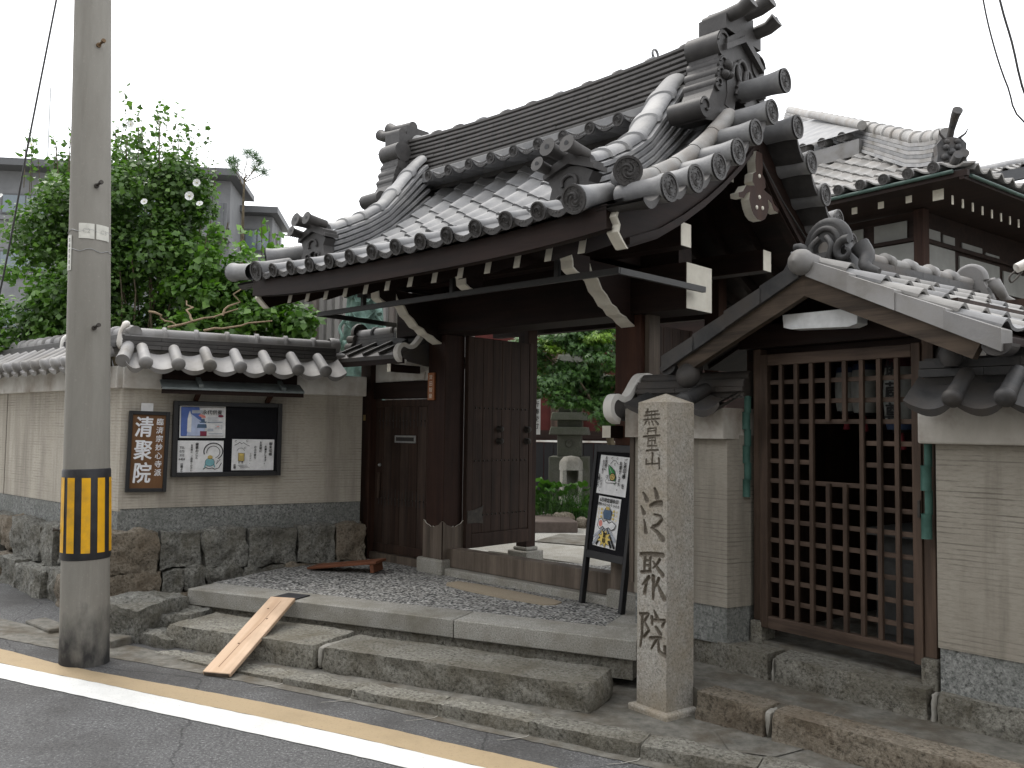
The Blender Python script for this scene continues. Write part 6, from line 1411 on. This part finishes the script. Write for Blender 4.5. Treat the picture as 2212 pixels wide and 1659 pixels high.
m = MB(); m.lathe([(.07, z), (.08, z + .08), (.04, z + .12), (.05, z + .25), (.03, z + .4), (0, z + .45)], 12); m.build('finial', ps, pg_)
lt = thing('stone_lantern', 'squat pale stone lantern with square opening among garden leaves', 'lantern', frame(.78, 11.15, 0, 5))
m = MB(); m.lathe([(.16, 1.05), (.155, 1.15), (.10, 1.22), (0, 1.235)], 6); m.build('cap', granite, lt, bevel=.01)
for a in ((-.13, -.075, -.12, .12), (.075, .13, -.12, .12), (-.075, .075, .06, .12)): bxp(lt, 'side', granite, a[0], a[1], a[2], a[3], .72, 1.05, bevel=.006)
bxp(lt, 'foot', granite, -.13, .13, -.12, .12, .4, .72, bevel=.01)
gp = thing('garden_plants', 'broad round leaves and grass growing below the stone lantern', 'plants', T((.68, 10.75, 0))); m = MB()
g = random.Random(12)
for k in range(46):
    x = g.uniform(-.42, .42); y = g.uniform(-.35, .15); h = g.uniform(.12, .5); r = g.uniform(.05, .11); tl = RX(g.uniform(-40, 10)) @ RY(g.uniform(-30, 30)); c = Vector((x, y, .42 + h)); m.tube([(x * .8, y, .42), c], [.006, .004], 5)
    vs = [T(c) @ tl @ Vector((r * (1 + .08 * math.sin(q * 5)) * math.cos(q * math.pi / 7), r * math.sin(q * math.pi / 7), .02 * math.cos(q * 2.2))) for q in range(14)] + [c]
    m.add(vs, [(q, (q + 1) % 14, 14) for q in range(14)], 0, True)
for k in range(240):
    x = g.uniform(-.5, .5); y = g.uniform(-.3, .4); d = Vector((g.gauss(0, .16), g.gauss(-.05, .12), g.uniform(.25, .6))); p = Vector((x, y, .42)); w = Vector((.006, 0, 0)); m.add([p - w, p + w, p + d * .6 + w * .7, p + d * .6 - w * .7, p + d + Vector((d.x * .5, d.y * .5, -.08))], [(0, 1, 2, 3), (3, 2, 4)])
m.build('leaves', leaf_g, gp)
gr_ = thing('garden_rocks', 'rounded brown rocks edging the garden bed', 'rocks')
for k, (x, y, r) in enumerate(((.48, 10.5, .10), (.64, 10.42, .13), (.86, 10.3, .08), (1.0, 10.2, .10), (.34, 10.45, .09), (1.15, 10.3, .12))): rough_block(r * 2, r * 1.6, r * 1.5, 200 + k, .02, .04, .5).build('rock', stone_brown, gr_, frame(x, y, .42 + r * .4, k * 40))
mp = thing('maple_tree', 'dark green maple with fine leaves standing inside the gate', 'tree', T((1.1, 10.9, 0)))
m = MB(); tk = branch(m, (.25, .2, .4), (.12, 0, 1.8), .06, .045, .04, seed=3)
for i, tp in enumerate(((-.7, -.3, 2.5), (-.3, -.5, 2.2), (.5, -.2, 2.7), (-.2, 0, 2.9), (.4, -.5, 2.2), (-.6, 0, 2.0))): branch(m, (.12, 0, 1.7), tp, .03, .008, .08, seed=70 + i)
m.build('trunk', bark, mp)
cl = [(c[0], c[1], c[2], c[3], .32) for c in clump_set((-.15, -.1, 2.4), (1.0, .55, .62), 80, .16, .32, .4, 33)] + [(c[0], c[1], c[2], c[3], .32) for c in clump_set((.15, -.2, 1.85), (.35, .3, .25), 10, .14, .24, .4, 34)]
P, N = crown_points(cl, 11000, .2); link('crown', leaf_mesh('crown', P, N, .06, leaf_m, 5, .3, .45), mp)
cl = [(c[0], c[1], c[2], c[3], .3) for c in clump_set((-.15, -.3, 2.75), (.8, .3, .3), 14, .1, .2, .4, 35)]
P, N = crown_points(cl, 1500, .2); link('young_leaves', leaf_mesh('young_leaves', P, N, .065, M_leaf('young_maple_leaf', (.10, .20, .03), (.22, .32, .05)), 5, .3, .45), mp)
rh = thing('red_hall', 'dark red plastered hall wall behind the garden maple', 'building', frame(.3, 14.2, 0, -6))
bxp(rh, 'wall', red_wall, -3, 4, 0, .2, .4, 4.5)
for x in (.35, .75, 1.5, 2.6): bxp(rh, 'post', wood_lat_z, x, x + .14, -.06, 0, .4, 4.4, bevel=.01)
bxp(rh, 'sill_beam', wood_dark_x, -3, 4, -.08, 0, 1.42, 1.56)
for k in range(9): bxp(rh, 'skirting_board', black, .1 + k * .16, .25 + k * .16, -.22, -.19, .4, 1.36)
bxp(rh, 'ledge', lime, .1, 1.6, -.24, -.16, 1.37, 1.40)
bn = MB(); bn.box(-.09, .09, 0, .01, 1.50, 2.08); bo = tag(bn.build('banner', paper, None, frame(.30, 11.6, 0, -5)), 'narrow white banner with black writing at the door edge', 'banner'); t = MB(); text_mesh('御祈祷受付', .085, t, T((.03, -.002, 2.0)) @ RX(90), 0, .001, True, 1.15); t.build('lettering', ink, bo)

# ------------------------------------------------------------------ main hall at upper right
HL = frame(4.78, 9.0, 0, -52.8)
hall_pl = M_mottle('grey_hall_plaster', (.17, .172, .162), (.23, .232, .22), 3, .85)
hl = thing('temple_hall', 'large temple hall with swept hip roof and white plaster panels at upper right', 'building', HL)
HZ = [(0, 4.40), (.4, 4.52), (1, 4.82), (2, 5.42), (3.4, 6.25), (5, 7.2), (8, 9.0)]
def hz(t): return lerp(HZ, t)
m = MB()
m.grid(lambda i, j: Vector((-(9 * j * 0 + (9 * j)) - (9 - 9 * j) * i * 1.0 if False else -(j * 7) - i * (10 - j * 7), j * 7, hz(j * 7))), 6, 14)
m.grid(lambda i, j: Vector((-j * 7, j * 7 + i * (12 - j * 7), hz(j * 7))), 6, 14); m.build('roof_slope', tile, hl)
pan_h = pan_tile_mesh('roof_tile', .285, .30, tile_light, 1.15, .03, .02); rd_h = tube_tile_mesh('eave_roundel', .062, .2, tile_cap)
ys = [0.0]
while ys[-1] < 2.1: ys.append(ys[-1] + .235)
for i, y in enumerate(ys):
    a = math.degrees(math.atan2(hz(y + .15) - hz(y), .15))
    for k in range(14):
        x = -.25 - y - .285 * k + (i * .235 % .285)
        if x > -y - .12 or x < -4.2: continue
        link('roof_tile', pan_h, hl, T((x, y, hz(y) + .05)) @ RX(a))
for k in range(14): link('eave_roundel', rd_h, hl, T((-.30 - .285 * k, -.06, hz(0) + .07)) @ RX(15))
for k in range(18):
    y = .3 + k * .285; link('eave_pan', pan_h, hl, T((.0, y, hz(0) + .05)) @ RZ(90) @ RX(15)); link('eave_pan', pan_h, hl, T((-.22, y, hz(.22) + .07)) @ RZ(90) @ RX(17))
# upper eave row with roundels and pale verge tube
for k in range(8):
    x = -2.75 - .33 * k; link('eave_roundel', rd_h, hl, T((x, 2.15, hz(2.2) + .42)) @ RX(12) @ Matrix.Scale(1.15, 4))
m = MB(); m.box(-6, -2.5, 2.2, 2.5, hz(2.2) + .1, hz(2.2) + .34); m.build('upper_eave', tile_cap, hl); m = MB(); m.grid(lambda i, j: Vector((-2.45 - 1.9 * j - 4 * i, 2.12 + 2.2 * j, hz(2.2) + .44 + 1.3 * j)), 4, 4); m.build('upper_slope', tile, hl)
m = MB(); m.tube([(-2.45, 2.2, hz(2.2) + .52), (-3.3, 3.0, hz(3) + .55), (-4.6, 4.2, hz(4.2) + .6)], .07, 12); m.build('verge_tube', tile_light, hl)
# swept hip ridge: courses and ribbed cap
hp = [.35, .6, 1, 1.5, 2, 2.6, 3.4, 4.2, 5, 6, 7]
def hs(t): return hz(t) + .10 * max(0, 1 - t / 1.2) ** 2
for c in range(6):
    m = MB(); w = .17 - .012 * c; path = [(Vector((-t, t, hs(t) + .06 + .05 * c)), Vector((.707, .707, 0)), Vector((0, 0, 1))) for t in hp]
    sweep(m, [(-w, -.02), (w, -.02), (w, .024), (-w, .024)], path); m.build('ridge_course', tile_cap if c % 2 else tile, hl, fix=True)
m = MB(); m.tube([(-t, t, hs(t) + .38) for t in hp], .085, 14); m.build('ridge_cap', tile_light, hl)
for k in range(17):
    t = .5 + k * .27; m = MB(); d = Vector((-.707, .707, .35)).normalized(); c = Vector((-t, t, hs(t) + .38)); m.tube([c - d * .035, c - d * .025, c + d * .025, c + d * .035], [.086, .105, .105, .086], 14, cap=False); m.build('rib', tile_light, hl)
# demon-faced end tile, generic snarling mask with horn tube
ON = T((-.26, .26, 1.02)) @ RZ(45) @ Matrix.Scale(.775, 4)
m = MB()
poly = [(-.21, 4.53), (-.19, 4.70), (-.20, 4.85), (-.13, 4.93), (0, 4.95), (.13, 4.93), (.20, 4.85), (.19, 4.70), (.21, 4.53)]
m.prism(poly, XZ, -.06, .10); on = m.build('ridge_end_ornament', tile_old, hl, ON, bevel=.02, fix=True)
m = MB()
for x, z, r in ((-.08, 4.80, .045), (.08, 4.80, .045), (0, 4.73, .05), (-.10, 4.66, .05), (.10, 4.66, .05), (0, 4.60, .06), (-.07, 4.88, .04), (.07, 4.88, .04)): m.lathe([(r * math.sin(R(q)), -r * math.cos(R(q))) for q in range(0, 181, 20)], 10, T((x, -.07, z)))
for s_ in (-1, 1): m.tube([(s_ * .1, -.05, 4.93), (s_ * .17, -.1, 4.98), (s_ * .2, -.14, 5.05)], [.02, .014, .004], 7)
m.build('mask', tile_old, on)
m = MB(); m.tube([(0, .05, 4.92), (0, -.06, 5.06), (0, -.2, 5.2), (0, -.3, 5.25)], [.05, .045, .06, .07], 14); m.tube([(.1, -.06, 4.60), (.1, -.24, 4.66)], [.06, .07], 14); m.tube([(-.02, -.1, 4.5), (-.02, -.36, 4.60)], [.055, .065], 14); m.build('horn_tube', tile_old, on)
# eaves: soffit, gutter, rafter ends
m = MB(); m.grid(lambda i, j: Vector((-i * 8 - j * 1.0, j * 1.0, 4.33 - .02 * j)), 4, 2); m.grid(lambda i, j: Vector((-j * 1.0, i * 8 + j, 4.33 - .02 * j)), 4, 2); m.build('soffit', wood_dark_x, hl)
m = MB(); m.bar((-8, .02, 4.36), (.04, .02, 4.36), .05, .07); m.bar((-.02, 0, 4.33), (-.02, 9, 4.33), .05, .07); m.build('fascia', wood_dark_x, hl)
m = MB(); m.tube([(-8, -.03, 4.39), (-.1, -.03, 4.39)], .022, 8); m.tube([(.03, .1, 4.34), (.03, 9, 4.34)], .02, 8); m.build('gutter', M_mottle('dull_copper_gutter', (.03, .055, .046), (.05, .085, .072), 8, .6), hl)
for k in range(12): bxp(hl, 'rafter_end', white, -.42 - k * .34 - (.06 if k == 0 else .035), -.42 - k * .34 + (.06 if k == 0 else .035), .295, .305, 4.24 if k else 4.2, 4.32)
for k in range(14): bxp(hl, 'rafter_end', white, -.305, -.295, .38 + k * .24 - .015, .38 + k * .24 + .015, 4.14, 4.24)
# timber walls with plaster panels
bxp(hl, 'wall_core', wood_dark_x, -9, -.95, .95, 1.0, 1, 4.3); bxp(hl, 'wall_core', wood_dark_x, -1.0, -.95, 1.0, 9, 1, 4.3)
for y0, y1, z0, z1 in ((.98, 1.75, 3.62, 3.90), (1.87, 3.0, 3.56, 3.86), (3.12, 4.2, 3.5, 3.82), (4.3, 5.4, 3.5, 3.8), (1.05, 1.38, 3.97, 4.09), (1.45, 1.75, 3.96, 4.07), (1.95, 2.5, 3.93, 4.04), (2.6, 3.0, 3.92, 4.0)): bxp(hl, 'plaster_panel', hall_pl, -.948, -.93, y0, y1, z0, z1)
for x0, x1, z0, z1 in ((-1.62, -1.02, 3.68, 3.92), (-1.55, -1.12, 3.98, 4.2), (-2.1, -1.7, 3.7, 4.2), (-3.2, -2.25, 3.7, 4.2)): bxp(hl, 'plaster_panel', hall_pl, x0, x1, .93, .948, z0, z1)
bxp(hl, 'rail', wood_dark_x, -.945, -.90, .92, 8, 3.905, 3.955); bxp(hl, 'rail', wood_dark_x, -8, -.93, .89, .946, 3.93, 3.975); bxp(hl, 'corner_post', wood_dark_z, -1.0, -.88, .86, 1.0, 1, 4.3)
# pent eave and flood light at the right edge
pe = thing('pent_roof', 'low pent eave with green copper edge at the right margin', 'roof', frame(3.66, 6.9, 0, -8)); m = MB(); m.prism([(0, 2.56), (1.6, 2.74), (1.6, 2.60), (0, 2.44)], XZ, 0, 1.2); m.build('boards', wood_red_z, pe, fix=True); m = MB(); m.tube([(-.02, -.02, 2.585), (1.6, -.02, 2.765)], .014, 7); m.build('copper_edge', copper, pe)
fl_ = thing('flood_lamp', 'small white lamp head on a hook at the right margin', 'lamp', T((3.55, 6, 2.74))); m = MB(); m.tube([(0, 0, 0), (.12, 0, .06)], [.034, .036], 14); m.build('lamp_head', lime, fl_); m = MB(); m.tube(smooth3([(-.01, 0, -.02), (-.05, 0, -.06), (-.04, 0, -.1), (0, 0, -.07), (.04, 0, -.02)], 12), .007, 6); m.build('hook', iron, fl_)
# plain tiled house beyond
fh = thing('beige_house', 'beige rendered house with grey tiled roof at the far right', 'building', frame(7.4, 14.2, 0, -50)); bg_ = M_mottle('beige_render', (.36, .32, .25), (.43, .39, .31), 2, .85, .15)
bxp(fh, 'wall', bg_, -1.5, 6, .6, 6, 0, 5.75); m = MB(); m.grid(lambda i, j: Vector((-2 + 9 * i, -.1 + 3.2 * j, 5.78 + 1.0 * j)), 30, 4); m.build('roof_slope', tile, fh); bxp(fh, 'fascia', roofm, -2, 7, -.12, -.04, 5.62, 5.8)
pan_f = pan_tile_mesh('roof_tile', .27, .3, tile_light, 1.0, .03, .02)
for i in range(5):
    for k in range(20): link('roof_tile', pan_f, fh, T((-1.9 + .27 * k, -.12 + .26 * i, 5.80 + .081 * i)) @ RX(17))
m = MB(); m.tube([(-2, 3.1, 6.82), (7, 3.1, 6.82)], .1, 10); m.build('ridge', tile, fh)
# ------------------------------------------------------------------ unseen houses added across the street to shade the gate front
hm = M_mottle('rendered_house_wall', (.42, .40, .36), (.52, .50, .46), 1.5, .8)
for lab, fx, fy, L, h in (('unseen plain house added behind the viewer to shade the gate front', .5, -2.9, 9.0, 6.4), ('lower unseen house added to the left behind the viewer for shade', -8.4, 1.3, 8.6, 5.0), ('taller unseen house added at the right behind the viewer for shade', 9.4, -7.0, 9.6, 6.4)):
    hb = thing('unseen_street_house', lab, 'house', frame(fx, fy, 0, -25), 'unseen houses added for shade')
    bxp(hb, 'wall', hm, -L / 2, L / 2, -6, 0, -.2, h); bxp(hb, 'eave', roofm, -L / 2 - .3, L / 2 + .3, -6, .6, h, h + .15)
    m = MB(); m.prism([(.6, h + .15), (-6, h + .15), (-2.7, h + 1.8)], YZ, -L / 2 - .3, L / 2 + .3); m.build('roof', tile_old, hb, fix=True)
    for k in range(4): w = bxp(hb, 'window', roofm, -L / 2 + .8 + k * L / 4, -L / 2 + 2.2 + k * L / 4, 0, .05, 1.0, 2.1); bxp(w, 'pane', glass, -L / 2 + .88 + k * L / 4, -L / 2 + 2.12 + k * L / 4, .05, .06, 1.08, 2.02)
